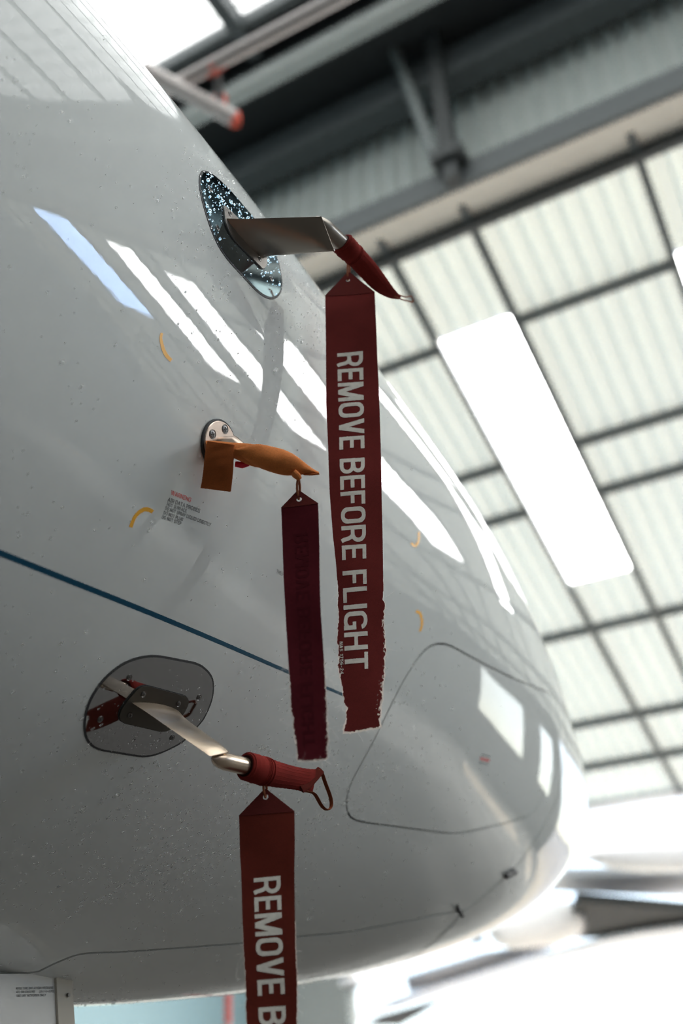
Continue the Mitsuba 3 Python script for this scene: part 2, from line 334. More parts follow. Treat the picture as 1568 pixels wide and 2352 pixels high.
def inter_text(text, bold=True):
    """(polygons, length) of small print, cap height 1"""
    from PIL import Image, ImageDraw, ImageFont
    import glob
    font = ImageFont.truetype(glob.glob('/opt/blender-*/*/datafiles/fonts/Inter.woff2')[0], 96)
    x0, y0, x1, y1 = font.getbbox(text, anchor='ls', stroke_width=2 * bold)
    im = Image.new('L', (x1 - x0 + 8, y1 - y0 + 8)); ImageDraw.Draw(im).text((4 - x0, 4 - y0), text, 255, font, anchor='ls', stroke_width=2 * bold)
    on = np.pad(np.asarray(im) > 127, ((0, 0), (1, 1))).astype(np.int8)
    r, s = np.nonzero(np.diff(on, axis=1) == 1); e = np.nonzero(np.diff(on, axis=1) == -1)[1]
    sh = unary_union(shapely.box(s, -r - 1, e, -r)).buffer(.6).buffer(-.6).simplify(.7)
    k = 1 / 70; sh = affinity.affine_transform(sh, [k, 0, 0, k, -4 * k, (4 - y0) * k])
    return list(getattr(sh, 'geoms', [sh])), (x1 - x0) / 70
def affine_to(polys, L, o, e, up):
    """unit lettering of length L -> plane: o start of the baseline, e its end, up the cap-height vector"""
    o, e, up = map(np.asarray, (o, e, up)); d = (e - o) / L
    return [affinity.affine_transform(p, [d[0], up[0], d[1], up[1], o[0], o[1]]) for p in polys]

# ------------------------------------------------------------------ the hangar
def roof_z(u): return 10.389 - .3443 * (u - 10)
SLOPE = math.atan(.3443)
SU = unit(HU * math.cos(SLOPE) - HZ * math.sin(SLOPE)); SN = np.cross(SU, HV); SN = SN if SN[2] > 0 else -SN
def sloped(u0, u1, v0, v1, dz0, dz1):
    """a straight member lying on the roof slope; dz: below (-) the sheets"""
    uc = (u0 + u1) / 2; L = (u1 - u0) / math.cos(SLOPE)
    return box(hw(uc, (v0 + v1) / 2, roof_z(uc)) + SN * (dz0 + dz1) / 2, [SU, HV, SN], (L, v1 - v0, dz1 - dz0))
def corrugated(p00, du, dv, up, nribs, h, t=.012):
    """profiled sheet: p00 corner, du along the ribs, dv across them, ribs pointing up"""
    n = nribs; prof = []
    for i in range(n):
        prof += [(i, 0), (i + .62, 0), (i + .72, h), (i + .90, h)]
    prof.append((n, 0)); prof = np.array(prof, float); k = len(prof)
    c = p00 + (prof[:, :1] / n) * dv + prof[:, 1:] * up
    v = np.vstack([c, c + du]); i = np.arange(k - 1)
    q = np.stack([i, i + 1, i + 1 + k, i + k], 1)
    return trimesh.Trimesh(v, np.vstack([q[:, [0, 1, 2]], q[:, [0, 2, 3]]]), process=False)
ZF = -ZC
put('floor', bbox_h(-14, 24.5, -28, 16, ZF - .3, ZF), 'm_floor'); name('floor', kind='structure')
put('ground', bbox_h(24.5, 400, -300, 300, ZF - .3, ZF - .01), 'm_apron'); name('ground', kind='structure')
put('wall_back', bbox_h(-14.3, -14, -28, 16, ZF, 16), 'm_wall'); name('wall_back', kind='structure')
put('wall_left', bbox_h(-14, 24.5, 16, 16.3, ZF, 16), 'm_teal'); name('wall_left', kind='structure')
put('wall_right', bbox_h(-14, 24.5, -28.3, -28, ZF, 16), 'm_wall'); name('wall_right', kind='structure')
# the eave wall at the open side: cladding right of the doorway and a lintel over it
put('wall_front', cat([bbox_h(24.2, 24.5, *b) for b in ((-28, -10.4, ZF, 5.6), (-10.4, -1.6, 4.3, 5.6), (13, 16, ZF, 5.6), (-10.4, -6, ZF, 1.5), (-6, -4.8, ZF, 4.3), (-4.8, -3.3, ZF, 1.2), (-3.3, -1.6, ZF, 4.3))]), 'm_wall'); name('wall_front', kind='structure')
# lower roof bay: dark deck frame, profiled sheets between strips of skylights
PER, SKW, V00 = 3.62, 1.27, 2.93
BAYS = range(-8, 4)
put('ceiling', sloped(24.55, 24.8, -28, 16, -.10, .10), 'm_plane_white'); name('ceiling', kind='structure')
PURL = [11.75, 14.22, 15.32, 18.58, 21.45, 23.02]
for k in BAYS:
    v0 = V00 + PER * k; v1 = v0 + SKW; v2 = v0 + PER
    s0_, s1_, dv, wd = {-8: (0, 0, 0, 0), -7: (0, 0, 0, 0), -6: (9.95, 13.6, -.9, 2.6), -5: (10.5, 14.9, -.3, 1.9), -4: (10.9, 16.0, -1.0, 1.9), -3: (11.7, 17.9, -1.1, 1.9), -2: (11.9, 19.0, -.2, 1.5)}.get(k, (11.66, 17.32, 0, SKW))
    v0, v1 = v0 + dv, v0 + dv + (wd or SKW)
    for (a, b) in ((9.75, s0_ or 15.28), (s1_ or 15.28, 24.6)):
        e = hw(a, v0, roof_z(a)); put('ceiling__roof_sheet', corrugated(e, hw(b, v0, roof_z(b)) - e, HV * (v1 - v0), SN, 4, .055), 'm_sheet')
    for (a, b) in ((s0_, (s0_ + s1_) / 2 + .8), ((s0_ + s1_) / 2 + .8, s1_)) if s0_ else ():
        blue = k == -6
        rad = [x * L_SKYLIGHT for x in ((.34, .50, .78) if blue else (1.0, 1.0, .985))]
        sh = 0 if a == s0_ else .06
        c = [hw(a, v0 + sh, roof_z(a)), hw(b, v0 + sh, roof_z(b)), hw(b, v1 + sh, roof_z(b)), hw(a, v1 + sh, roof_z(a))]
        c = np.array(c) - SN * .02
        m = trimesh.Trimesh(c, [[0, 1, 2], [0, 2, 3]], process=False)
        if m.face_normals[0][2] > 0: m.invert()
        put('ceiling__skylight', m, 'm_frame', emitter={'type': 'area', 'radiance': rgb(*rad)})
    nxt = V00 + PER * (k + 1) + {-7: -.9, -6: -.3, -5: -1.0, -4: -1.1, -3: -.2}.get(k, 0); v2 = nxt
    ul, uh = 9.75, 24.6
    e0 = hw(ul, v1, roof_z(ul)); du = hw(uh, v1, roof_z(uh)) - e0
    put('ceiling__roof_sheet', corrugated(e0, du, HV * (v2 - v1), SN, 8, .055), 'm_sheet')
    for v in (v0, v1):
        put('ceiling__skylight_frame', sloped(9.7, 24.6, v - .05, v + .05, -.16, .02), 'm_steel')
    for u in PURL:
        put('ceiling__purlin', sloped(u - .05, u + .05, v1 + .05, v2 - .05, -.17, -.005), 'm_steel')
    for u in PURL[3:]:
        put('ceiling__purlin', sloped(u - .05, u + .05, v0 + .05, v1 - .05, -.17, -.005), 'm_steel')
# the step between the two roofs: cream beam, clad wall above it, posts and ties
def hbox(key, *a, m='m_steel'): return put(key, bbox_h(*a), m)
hbox('ceiling__step_beam', 9.45, 9.98, -28, 16, 10.32, 10.40, m='m_cream')
hbox('ceiling__step_beam_edge', 9.98, 10.10, -28, 16, 10.14, 10.50, m='m_steel_black')
hbox('ceiling__step_beam_web', 9.36, 9.45, -28, 16, 10.32, 10.70, m='m_steel')
for k in range(-14, 8):
    p = hw(9.9, k * 2.0, 10.4); put('wall_step__cladding_sheet', corrugated(p, HZ * 3.4, HV * 2.0, -HU, 7, .05), 'm_cladding')
put('wall_step', bbox_h(9.93, 9.97, -28, 16, 10.4, 13.9), 'm_cladding'); name('wall_step', kind='structure')
hbox('ceiling__eave_beam', 9.3, 9.7, -28, 16, 12.45, 13.0, m='m_steel')
hbox('ceiling__deck', 8.55, 9.9, -28, 16, 13.35, 13.45, m='m_steel_black')
hbox('ceiling__girder', 8.28, 8.52, -28, 16, 12.95, 13.2, m='m_steel_light')
hbox('ceiling__girder_web', 8.38, 8.44, -28, 16, 13.2, 13.9, m='m_steel_black')
for v in (2.75, -7.25, 12.7):
    hbox('ceiling__post', 9.15, 9.35, v, v + .2, 10.3, 13.4, m='m_steel_black')
    hbox('ceiling__post_base', 9.05, 9.45, v - .12, v + .32, 10.62, 10.80, m='m_steel_black')
    put('ceiling__tie', tube([hw(9.2, v + .80, 14.0), hw(9.2, v + .28, 10.75)], .09, n=8), 'm_steel_mid')
# upper roof: bright translucent sheets between purlins
put('ceiling_upper', cat([bbox_h(-14, 9.9, -28, 16, 13.9, 14.0)]), 'm_wall'); name('ceiling_upper', kind='structure')
for i, v in enumerate(np.arange(-22.9, 14, 2.35)):
    for (a, b) in ((-6.4, -3.1), (-2.9, 2.2), (2.4, 4.9), (5.05, 7.68)):  # the inner rows are unseen, added for more light on the upper hull
        c = np.array([hw(a, v + .12, 13.6), hw(b, v + .12, 13.6), hw(b, v + 2.23, 13.6), hw(a, v + 2.23, 13.6)])
        m = trimesh.Trimesh(c, [[0, 1, 2], [0, 2, 3]], process=False)
        if m.face_normals[0][2] > 0: m.invert()
        put('ceiling_upper__skylight', m, 'm_frame', emitter={'type': 'area', 'radiance': rgb(*[x * (2.5 if b < 5 else 1.5) for x in (1, 1.02, 1.01)])})
    hbox('ceiling_upper__rafter', -14, 8.2, v - (.1 if v > 2 else .018), v + (.1 if v > 2 else .018), 13.3, 13.62, m='m_steel' if v > 2 else 'm_steel_light')
for u in (4.97, 7.72, 8.05, 2.3, -3, -6.5, -10):
    hbox('ceiling_upper__purlin', u - (.06 if u > 7 else .03), u + (.06 if u > 7 else .03), -28, 16, 13.36, 13.6)
for u in np.arange(-6.2, 7.6, .36):
    hbox('ceiling_upper__batten', u - .012, u + .012, -28, 16, 13.56, 13.59, m='m_steel_light')
for u in np.arange(-13.5, -7, .9):
    hbox('ceiling_upper__batten', u - .03, u + .03, -28, 16, 13.80, 13.9, m='m_steel')

# ------------------------------------------------------------------ the airplane: skin, radome, panels
PI = math.pi
def curve_chart(px, n=100): return smooth_open(px_chart(px), n)
hatch_px = [(1010, 1478.6), (980, 1490), (953, 1522), (921.5, 1573), (882, 1651), (851, 1714), (815, 1781), (800, 1816), (796, 1840), (798, 1864), (808, 1879), (827, 1887), (880, 1895), (941, 1903), (1000, 1910.5), (1043, 1914), (1098, 1905), (1157, 1891), (1200, 1879), (1220, 1868), (1244, 1832), (1262, 1790), (1275, 1745), (1283, 1695), (1284, 1651), (1279, 1620), (1269, 1600), (1250, 1587), (1177, 1557), (1118, 1528), (1059, 1496), (1028, 1481)]
hatch = sg.Polygon(smooth_closed(px_chart(hatch_px), 220)).buffer(0)
seam = curve_chart([(2, 2232), (90, 2230), (105, 2222), (185, 2191), (280, 2186), (450, 2174), (555, 2166), (685, 2151), (784, 2142), (884, 2125), (984, 2105), (1044, 2094), (1062, 2091)])
rad = curve_chart([(1067, 2090), (1098, 2068), (1130, 2040), (1167, 2007), (1196.5, 1974), (1236, 1915), (1267, 1860), (1279, 1828)])
S_END = 7.5
# radome outline: up from the visible seam over the crown, mirrored on the far side
r_top = np.array([[rad[-1, 0] - .06, rad[-1, 1] + .25], [rad[-1, 0] - .08, .7], [rad[-1, 0] - .08, PI / 2]])
right = np.vstack([[[rad[0, 0], -PI / 2]], rad, r_top])
right = right[np.argsort(right[:, 1])]
mir = right.copy(); mir[:, 1] = PI - mir[:, 1]
rad_line_s = lambda th: np.interp(th, right[:, 1], right[:, 0])
ths = np.unique(np.r_[np.linspace(-PI / 2, PI / 2, 60), right[:, 1]])
nose_r = np.vstack([np.c_[rad_line_s(ths), ths], [[.0008, PI / 2], [.0008, -PI / 2]]])
radome = sg.Polygon(nose_r).buffer(0)
radome = unary_union([radome, affinity.translate(affinity.scale(radome, 1, -1, origin=(0, 0)), 0, PI)])
belly_line = np.vstack([[[S_END, seam[0, 1] - .02], [seam[0, 0] + .5, seam[0, 1] - .01]], seam])
belly = sg.Polygon(np.vstack([belly_line, [[belly_line[-1, 0], -PI / 2], [S_END, -PI / 2]]])).buffer(0)
belly = unary_union([belly, affinity.translate(affinity.scale(belly, 1, -1, origin=(0, 0)), 0, -PI)])
WORLD = sg.box(.0008, -3 * PI / 2 + .0, S_END, PI / 2)
radome = unary_union([radome, affinity.translate(radome, 0, -2 * PI)]).intersection(WORLD)
GAP = .0021
plate_lo_px = [(353.5, 1505), (379.5, 1508), (410, 1515), (436, 1519), (460, 1527), (477, 1541), (488, 1560), (490, 1580), (487, 1604), (477, 1632), (464, 1656), (449, 1673), (423, 1701), (397, 1717), (371, 1729), (336, 1738), (301, 1735), (267, 1729), (234, 1724), (212.5, 1715), (198, 1699), (192, 1675), (192.6, 1651), (199.5, 1621), (212.5, 1593), (232, 1565), (256, 1541), (284, 1522), (319, 1509)]
plate_up_px = [(467, 393), (482, 397), (503, 413), (530, 440), (561, 476), (588, 509), (608, 540), (621, 564), (632, 585), (641, 614), (647, 645), (645, 668), (637, 681), (624, 687), (607, 682), (584, 664), (557, 635), (526, 601), (503, 568), (484, 526), (469, 480), (459, 438), (457, 411)]
plate_lo = sg.Polygon(smooth_closed(px_chart(plate_lo_px), 200)).convex_hull
plate_up = sg.Polygon(smooth_closed(px_chart(plate_up_px), 200)).convex_hull
holes = unary_union([plate_lo.buffer(-.0005), plate_up.buffer(-.0005)])
main = WORLD.difference(radome).difference(belly)
skin = main.buffer(-GAP).intersection(sg.box(-9, -3 * PI / 2 + .001, 99, PI / 2 - .001).buffer(1)).difference(hatch.buffer(GAP)).difference(holes)
Sg = np.unique(np.r_[.0008, np.linspace(.03, 1, 34) ** 2 * .6, np.arange(.62, 4.0, .016), np.arange(4.0, S_END + .1, .08)])
Tg = np.unique(np.r_[np.arange(-3 * PI / 2, -2.0, .05), np.arange(-2.0, 1.55, .016), PI / 2])
def airplane_part(key, poly, m):
    mesh, n = patch(poly, Sg, Tg); return put(key, mesh, m, normals=n)
airplane_part('airplane__skin', skin, 'm_paint')
airplane_part('airplane__radome', radome.buffer(-.0062), 'm_paint')
airplane_part('airplane__belly_panel', belly.buffer(-.0042), 'm_paint')
Sh, Th = grid(.016, .016, (.4, 3.2), (-1.6, 1.2))
mesh, n = patch(hatch.buffer(-GAP), Sh, Th); put('airplane__access_panel', mesh, 'm_paint', normals=n)
name('airplane', 'white glossy airplane nose wet with rain, thin blue stripe, in the foreground', 'airplane')
# the dark sealant at the bottom of every joint
lines = [sg.LineString(np.asarray(hatch.exterior.coords)), sg.LineString(np.c_[rad_line_s(ths), ths]), sg.LineString(np.c_[rad_line_s(ths), -PI - ths]), sg.LineString(belly_line)]
for i, l in enumerate(lines):
    mesh, n = patch(l.buffer(.010).intersection(WORLD), Sg, Tg, -.0035, 0); put('airplane__joint_seal', mesh, 'm_seal', normals=n)
put('airplane__aft_bulkhead', (lambda p: trimesh.Trimesh(np.vstack([p, p.mean(0)]), [[i, (i + 1) % 60, 60] for i in range(60)], process=False))(chart_full(np.full(60, S_END), np.linspace(-PI, PI, 61)[:-1], -.01)[0]), 'm_seal')

# paint lines and placards
def stripe(key, px, widths_px, m, off=.0005, n=160):
    px = np.asarray(px, float); cpx = smooth_open(px, n); w = np.interp(np.linspace(0, 1, n), np.linspace(0, 1, len(widths_px)), widths_px)
    t = unit(np.gradient(cpx, axis=0)); nn = np.c_[-t[:, 1], t[:, 0]]
    c1 = to_chart(hit_local(cpx + nn * w[:, None] / 2)); c2 = to_chart(hit_local(cpx - nn * w[:, None] / 2))
    p1, n1 = chart_full(c1[:, 0], c1[:, 1], off); p2, n2 = chart_full(c2[:, 0], c2[:, 1], off)
    i = np.arange(n - 1); f = np.vstack([np.stack([i, i + 1, i + 1 + n], 1), np.stack([i, i + 1 + n, i + n], 1)])
    p, nm = np.vstack([p1, p2]), np.vstack([n1, n2]); fn = np.cross(p[f[:, 1]] - p[f[:, 0]], p[f[:, 2]] - p[f[:, 0]])
    fl = (fn * nm[f[:, 0]]).sum(1) < 0; f[fl] = f[fl][:, ::-1]
    return put(key, (p, f), m, normals=nm)
k = stripe('airplane__cheatline', [(-250, 1172), (-120, 1221), (0, 1270), (165, 1336), (330, 1402), (500, 1473), (660, 1542.5), (750, 1580), (800, 1601)], [16, 15.5, 14.5, 13.5, 12.5, 11, 9.5, 8, 6.5], 'm_blue', n=320); name(k, 'thin blue stripe')
for px, w in (([(371.5, 765), (369, 776), (373, 797), (379, 812), (393, 828)], [6, 7, 8, 8.5, 8]), ([(299.5, 1211), (304, 1198), (311.5, 1184), (321, 1175), (333, 1169.5), (350, 1176)], [8, 8, 8, 9, 10, 9]),
              ([(961.5, 1221), (961, 1238), (952.5, 1254), (943.5, 1247)], [5, 5, 6, 6]), ([(954.5, 1404), (963, 1408), (968.5, 1428), (963.5, 1450)], [7, 6, 5, 5])):
    k = stripe('airplane__alignment_mark', px, w, 'm_yellow', n=40)
Z4 = lambda x, y: (250 + x / 2.613, 900 + y / 2.613)
upw, ups = np.array([4.5, -26]) / 2.613, np.array([5.0, -20]) / 2.613
P, L = inter_text('WARNING'); name(surface_text('airplane__warning_word', affine_to(P, L, Z4(369, 616), Z4(491, 664), upw), 'm_red_ink'), 'red word WARNING')
ink = []
for tx, a, b in (('AIR DATA PROBES', (350, 656), (544, 727)), ('HOT SURFACE', (343, 682), (464, 726)), ('DO NOT SPRAY LIQUID DIRECTLY', (333, 706), (609, 809)), ('DO NOT PLUG', (323, 733), (442, 778)), ('DO NOT STEP', (313, 758), (431, 801))):
    P, L = inter_text(tx); ink += affine_to(P, L, Z4(*a), Z4(*b), np.array([5.2, -23]) / 2.613 if tx[0] == 'A' else ups)
surface_text('airplane__warning_print', ink, 'm_ink')
P, L = inter_text('THIS A', False); surface_text('airplane__notice_print', affine_to(P, L, (633.5, 1316), (654, 1325.5), (1.8, -8.5)), 'm_ink')
for j, m in enumerate(('m_ink', 'm_red_ink', 'm_ink')):
    y = 1733 + j * 9; k = stripe('airplane__placard_line', [(1099 + (2 - j) * 3, y), (1121 + (2 - j) * 2, y + 5)], [2.5 + 4 * (j == 1)] * 2, m, n=8)
# black drain mast and catch at the radome joint
p, n = hull([(1050, 2088)]); p, n = p[0], n[0]
tip = at_depth([(1045, 2067)], (p - EYE) @ FWD - .02)[0]; low = at_depth([(1064, 2108)], (p - EYE) @ FWD - .01)[0]
put('airplane__drain_mast', cat([tube([tip, (tip + p) / 2, p, low], [.006, .008, .010, .004], [.003, .004, .005, .003], side=n, n=8)]), 'm_seal')
p, n = hull([(1158, 2010), (1178, 2000)]); put('airplane__radome_catch', tube([p[0] - n[0] * .003, p[0] + n[0] * .006, p[1] + n[1] * .006, p[1] - n[1] * .003], .007, n=8), 'm_seal')

# open nose gear door at the lower left, hanging from the belly
q0 = hit_local([(150, 2226)])[0]; dn = -EY; dp = EYE + (q0 + np.array([0, -.03, 0])) @ M3
dn = unit(EY + .25 * EX)
def door_pts(px): return on_plane(px, dp, dn)
def slab(pts, nrm, t):
    """convex outline extruded by t along -nrm"""
    m = trimesh.convex.convex_hull(np.vstack([pts, pts - nrm * t])); return m
dpx = [(-260, 2236), (-260, 2760), (149, 2760), (124, 2237)]
put('airplane__nose_gear_door', slab(door_pts(dpx), dn, .02), 'm_door_white'); name('airplane__nose_gear_door', 'white gear door panel')
put('airplane__nose_gear_door__edge_strip', slab(door_pts([(124.5, 2236), (149.5, 2760), (193, 2760), (157, 2232), (160, 2234)]) + dn * .004, dn, .03), 'm_door_edge')
tri = []
for tx, a, b in (('NOSE TIRE INFLATION PRESSURE', (35.5, 2273), (122, 2271)), ('A/C ON GROUND', (36, 2281), (80, 2280)), ('136 (-0 +7) PSI', (89, 2280), (124, 2279)), ('USE DRY NITROGEN ONLY', (37, 2289.5), (105, 2288))):
    P, L = inter_text(tx); tri += affine_to(P, L, a, b, (.6, -5.2))
def plane_text(key, polys, p0, nrm, m, off=.0006, thick=0):
    out = []
    for pg in polys:
        v, f = trimesh.creation.triangulate_polygon(pg, engine='earcut'); out.append(trimesh.Trimesh(np.c_[v, 0 * v[:, 0]], f, process=False))
    t = cat(out); v = on_plane(t.vertices[:, :2], p0, nrm) + nrm * off; mm = trimesh.Trimesh(v, t.faces, process=False)
    f = mm.faces.copy(); fl = mm.face_normals @ nrm < 0; f[fl] = f[fl][:, ::-1]
    return put(key, (v, f), m)
plane_text('airplane__nose_gear_door__print', tri, dp, dn, 'm_ink')
sp = door_pts([(150, 2286)])[0]; put('airplane__nose_gear_door__screw', tube([sp, sp + dn * .008], .003, n=8), 'm_screw')

# ------------------------------------------------------------------ probes
def chart_disc_part(key, poly, m, off, skirt=.004, ds=.004): return skin_part(key, poly, m, off, skirt, ds)
def screw(key, px, r=.0038, off=.0015):
    """countersunk cross-head screw: ring, head and slots"""
    p, n = hull([px]); p, n = p[0], n[0]; a = unit(np.cross(n, HZ)); b = np.cross(n, a); p = p + n * off
    k = 18; an = np.arange(k) * 2 * PI / k; ringpts = lambda rad, h: p + n * h + rad * (np.cos(an)[:, None] * a + np.sin(an)[:, None] * b)
    prof = [(r * 1.28, 0), (r * 1.22, .0007), (r * 1.05, .0002), (r, .0001), (r * .92, .0006), (r * .5, .0009)]
    v = np.vstack([ringpts(*x) for x in prof] + [[p + n * .0009]]); f = []
    for i in range(len(prof) - 1):
        for j in range(k): f += [[i * k + j, i * k + (j + 1) % k, (i + 1) * k + (j + 1) % k], [i * k + j, (i + 1) * k + (j + 1) % k, (i + 1) * k + j]]
    f += [[(len(prof) - 1) * k + j, (len(prof) - 1) * k + (j + 1) % k, len(prof) * k] for j in range(k)]
    m = trimesh.Trimesh(v, f, process=False); put(key, m, 'm_screw', smooth=30)
    th = .6; d1 = a * math.cos(th) + b * math.sin(th); d2 = np.cross(n, d1)
    put(key.replace('screw', 'screw_slot'), cat([box(p + n * .001, [d1, d2, n], (r * 1.3, r * .25, .0006)), box(p + n * .001, [d2, d1, n], (r * 1.3, r * .25, .0006))]), 'm_recess')
def airfoil(n=22):
    """unit chord outline, x 0 (rear) .. 1 (front), y half thickness up to .5"""
    t = np.linspace(0, PI, n); x = (1 - np.cos(t)) / 2; y = .5 * 2.6 * np.sqrt(np.clip(1 - x, 0, 1)) * x ** .9 * .74
    return np.vstack([np.c_[x, y], np.c_[x[-2:0:-1], -y[-2:0:-1]]])
def make_probe(key, plate, seal_w, flange_px, plate_mat, plate_screws, flange_screws, rear_px, front_px, tip_rear_px, tip_front_px, tube_px, depth_tip, tube_r, thick):
    chart_disc_part(key + '__gasket', plate.buffer(.0006).difference(plate.buffer(-seal_w)), 'm_seal', .0008, .003)
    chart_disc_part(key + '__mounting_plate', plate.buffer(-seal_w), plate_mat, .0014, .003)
    fl = sg.Polygon(smooth_closed(px_chart(flange_px), 120)).convex_hull
    chart_disc_part(key + '__flange', fl, 'm_flange_dark' if '001' in key else 'm_flange', .0046, .0035)
    chart_disc_part(key + '__flange_rim', fl.buffer(.0012).difference(fl.buffer(-.0002)), 'm_seal', .0021, .0008)
    for s_ in plate_screws: screw(key + '__screw', s_)
    for s_ in flange_screws: screw(key + '__screw', s_, .0036, .0048)
    (r0, f0), (nr, nf) = hull([rear_px, front_px], .004); N0 = unit(nr + nf)
    if depth_tip is None:
        O = (r0 + f0) / 2; d = pxray((np.array(tip_rear_px) + np.array(tip_front_px)) / 2)[0]; b = d @ N0
        tr = (d @ (O - EYE) - b * (N0 @ (O - EYE))) / (1 - b * b); depth_tip = tr * (d @ FWD)
    Q = at_depth([tip_rear_px, tip_front_px], [depth_tip - .012, depth_tip + .012]); out = []
    af = airfoil(); H = 16
    for h in np.linspace(0, 1, H):
        h = h ** .8
        a, b = r0 * (1 - h) + Q[0] * h, f0 * (1 - h) + Q[1] * h; ch = b - a; side = unit(np.cross(N0, ch)); Lc = np.linalg.norm(ch)
        flare = 1 + .55 * math.exp(-h * 14); th = thick * (flare + .25 * math.exp(-h * 7)) * math.sqrt(max(.02, 1 - max(0, (h - .82) / .18) ** 2)); mid = (a + b) / 2
        out.append(mid + (af[:, :1] - .5) * ch * (1 + .06 * math.exp(-h * 14)) + af[:, 1:] * side * th)
    v = np.vstack(out); k = len(af); f = []
    for i in range(H - 1):
        for j in range(k): f += [[i * k + j, i * k + (j + 1) % k, (i + 1) * k + (j + 1) % k], [i * k + j, (i + 1) * k + (j + 1) % k, (i + 1) * k + j]]
    c = len(v); v = np.vstack([v, out[-1].mean(0)]); f += [[(H - 1) * k + j, (H - 1) * k + (j + 1) % k, c] for j in range(k)]
    m = trimesh.Trimesh(v, f, process=False)
    if m.volume < 0: m.invert()
    pm = 'm_probe_warm_lit' if '001' in key else 'm_probe_shaded'; put(key + '__strut', m, pm, smooth=50)
    A = at_depth(tube_px[:1], depth_tip)[0]; d = pxray(tube_px[1:])[0]; b = d @ EX
    tr = (d @ (A - EYE) - b * (EX @ (A - EYE))) / (1 - b * b); B = EYE + d * tr
    ax = unit(B - A); Lt = np.linalg.norm(B - A)
    print(key, 'tip depth', depth_tip, (B - EYE) @ FWD, 'strut', np.linalg.norm(Q.mean(0) - (r0 + f0) / 2), 'chord', np.linalg.norm(f0 - r0), np.linalg.norm(Q[1] - Q[0]), 'tube', Lt, 'base depth', (r0 - EYE) @ FWD, 'fwd', ax @ EX, 'lean', (unit(Q.mean(0) - (r0 + f0) / 2)) @ N0)
    t = np.linspace(0, 1, 24); rr = tube_r * np.where(t < .36, np.sqrt(np.clip(1 - ((.36 - t) / .36) ** 2, 0, 1)) * .9 + .1 * t / .36, 1.0)
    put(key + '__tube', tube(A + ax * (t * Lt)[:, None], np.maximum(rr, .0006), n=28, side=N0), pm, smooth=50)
    return dict(N=N0, A=ax, tip=B, rear=A, Q=Q)
print_probe = {}
PU = make_probe('airplane__pitot_probe', plate_up, .0032, [(511, 474), (520, 482), (541.6, 503), (565, 532), (588, 560), (600, 574), (607, 585), (608.5, 600), (606, 613), (599, 618), (589, 609), (580, 599), (553, 572), (526, 541), (514, 515), (510.5, 492)],
                'm_polished_blue_reflection', [(480, 435), (497.6, 524), (621, 641)], [(522.5, 493.5), (564.6, 559.7), (591, 597)],
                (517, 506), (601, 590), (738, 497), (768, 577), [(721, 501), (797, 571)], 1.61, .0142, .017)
PL = make_probe('airplane__pitot_probe_001', plate_lo, .0028, [(329.6, 1574), (314, 1580), (301, 1593), (284, 1614), (273, 1633), (271, 1646), (279, 1656), (310, 1663), (349, 1673), (369, 1678), (383, 1675), (397, 1662), (412, 1645), (425, 1623), (429, 1610), (425, 1600), (414, 1595), (375, 1586), (345, 1576)],
                'm_polished', [(295, 1555), (455, 1601), (229, 1651), (393.5, 1693.6)], [(325, 1592), (405.5, 1614), (294, 1640)],
                (302, 1612), (409, 1643), (482, 1737), (527, 1728), [(487, 1742), (571, 1762)], None, .0118, .014)
# the round base of the vane probe
def ellipse_px(c, rx, ry, rot, n=40):
    a = np.linspace(0, 2 * PI, n, endpoint=False); x, y = rx * np.cos(a), ry * np.sin(a); r = math.radians(rot)
    return np.c_[c[0] + x * math.cos(r) - y * math.sin(r), c[1] + x * math.sin(r) + y * math.cos(r)]
p0, n0 = hull([(500, 1022)]); p0, n0 = p0[0], n0[0]
def disc(c, n, r, h, k=48):
    a = unit(np.cross(n, HZ)); b = np.cross(n, a); an = np.arange(k) * 2 * PI / k; e = np.cos(an)[:, None] * a + np.sin(an)[:, None] * b
    prof = [(r, -.004), (r, h * .8), (r * .97, h), (r * .4, h)]; v = np.vstack([c + e * x + n * y for x, y in prof] + [[c + n * h]]); f = []
    for i in range(3):
        for j in range(k): f += [[i * k + j, i * k + (j + 1) % k, (i + 1) * k + (j + 1) % k], [i * k + j, (i + 1) * k + (j + 1) % k, (i + 1) * k + j]]
    f += [[3 * k + j, 3 * k + (j + 1) % k, 4 * k] for j in range(k)]; m = trimesh.Trimesh(v, f, process=False)
    if m.face_normals[-1] @ n < 0: m.invert()
    return m
put('airplane__vane_probe__gasket', disc(p0, n0, .0385, .004), 'm_seal', smooth=30)
put('airplane__vane_probe__flange', disc(p0, n0, .0355, .0058), 'm_bronze', smooth=30)
for s_ in ((481, 998), (509.5, 986.5), (530, 1013)): screw('airplane__vane_probe__screw', s_, .0058, .006)
vt = at_depth([(566, 1062)], (p0 - EYE) @ FWD - .03)[0]
put('airplane__vane_probe__vane', tube([p0, p0 + n0 * .03, (p0 + n0 * .05 + vt) / 2, vt], [.012, .012, .010, .007], [.012, .010, .005, .003], n=12), 'm_bronze', smooth=40)

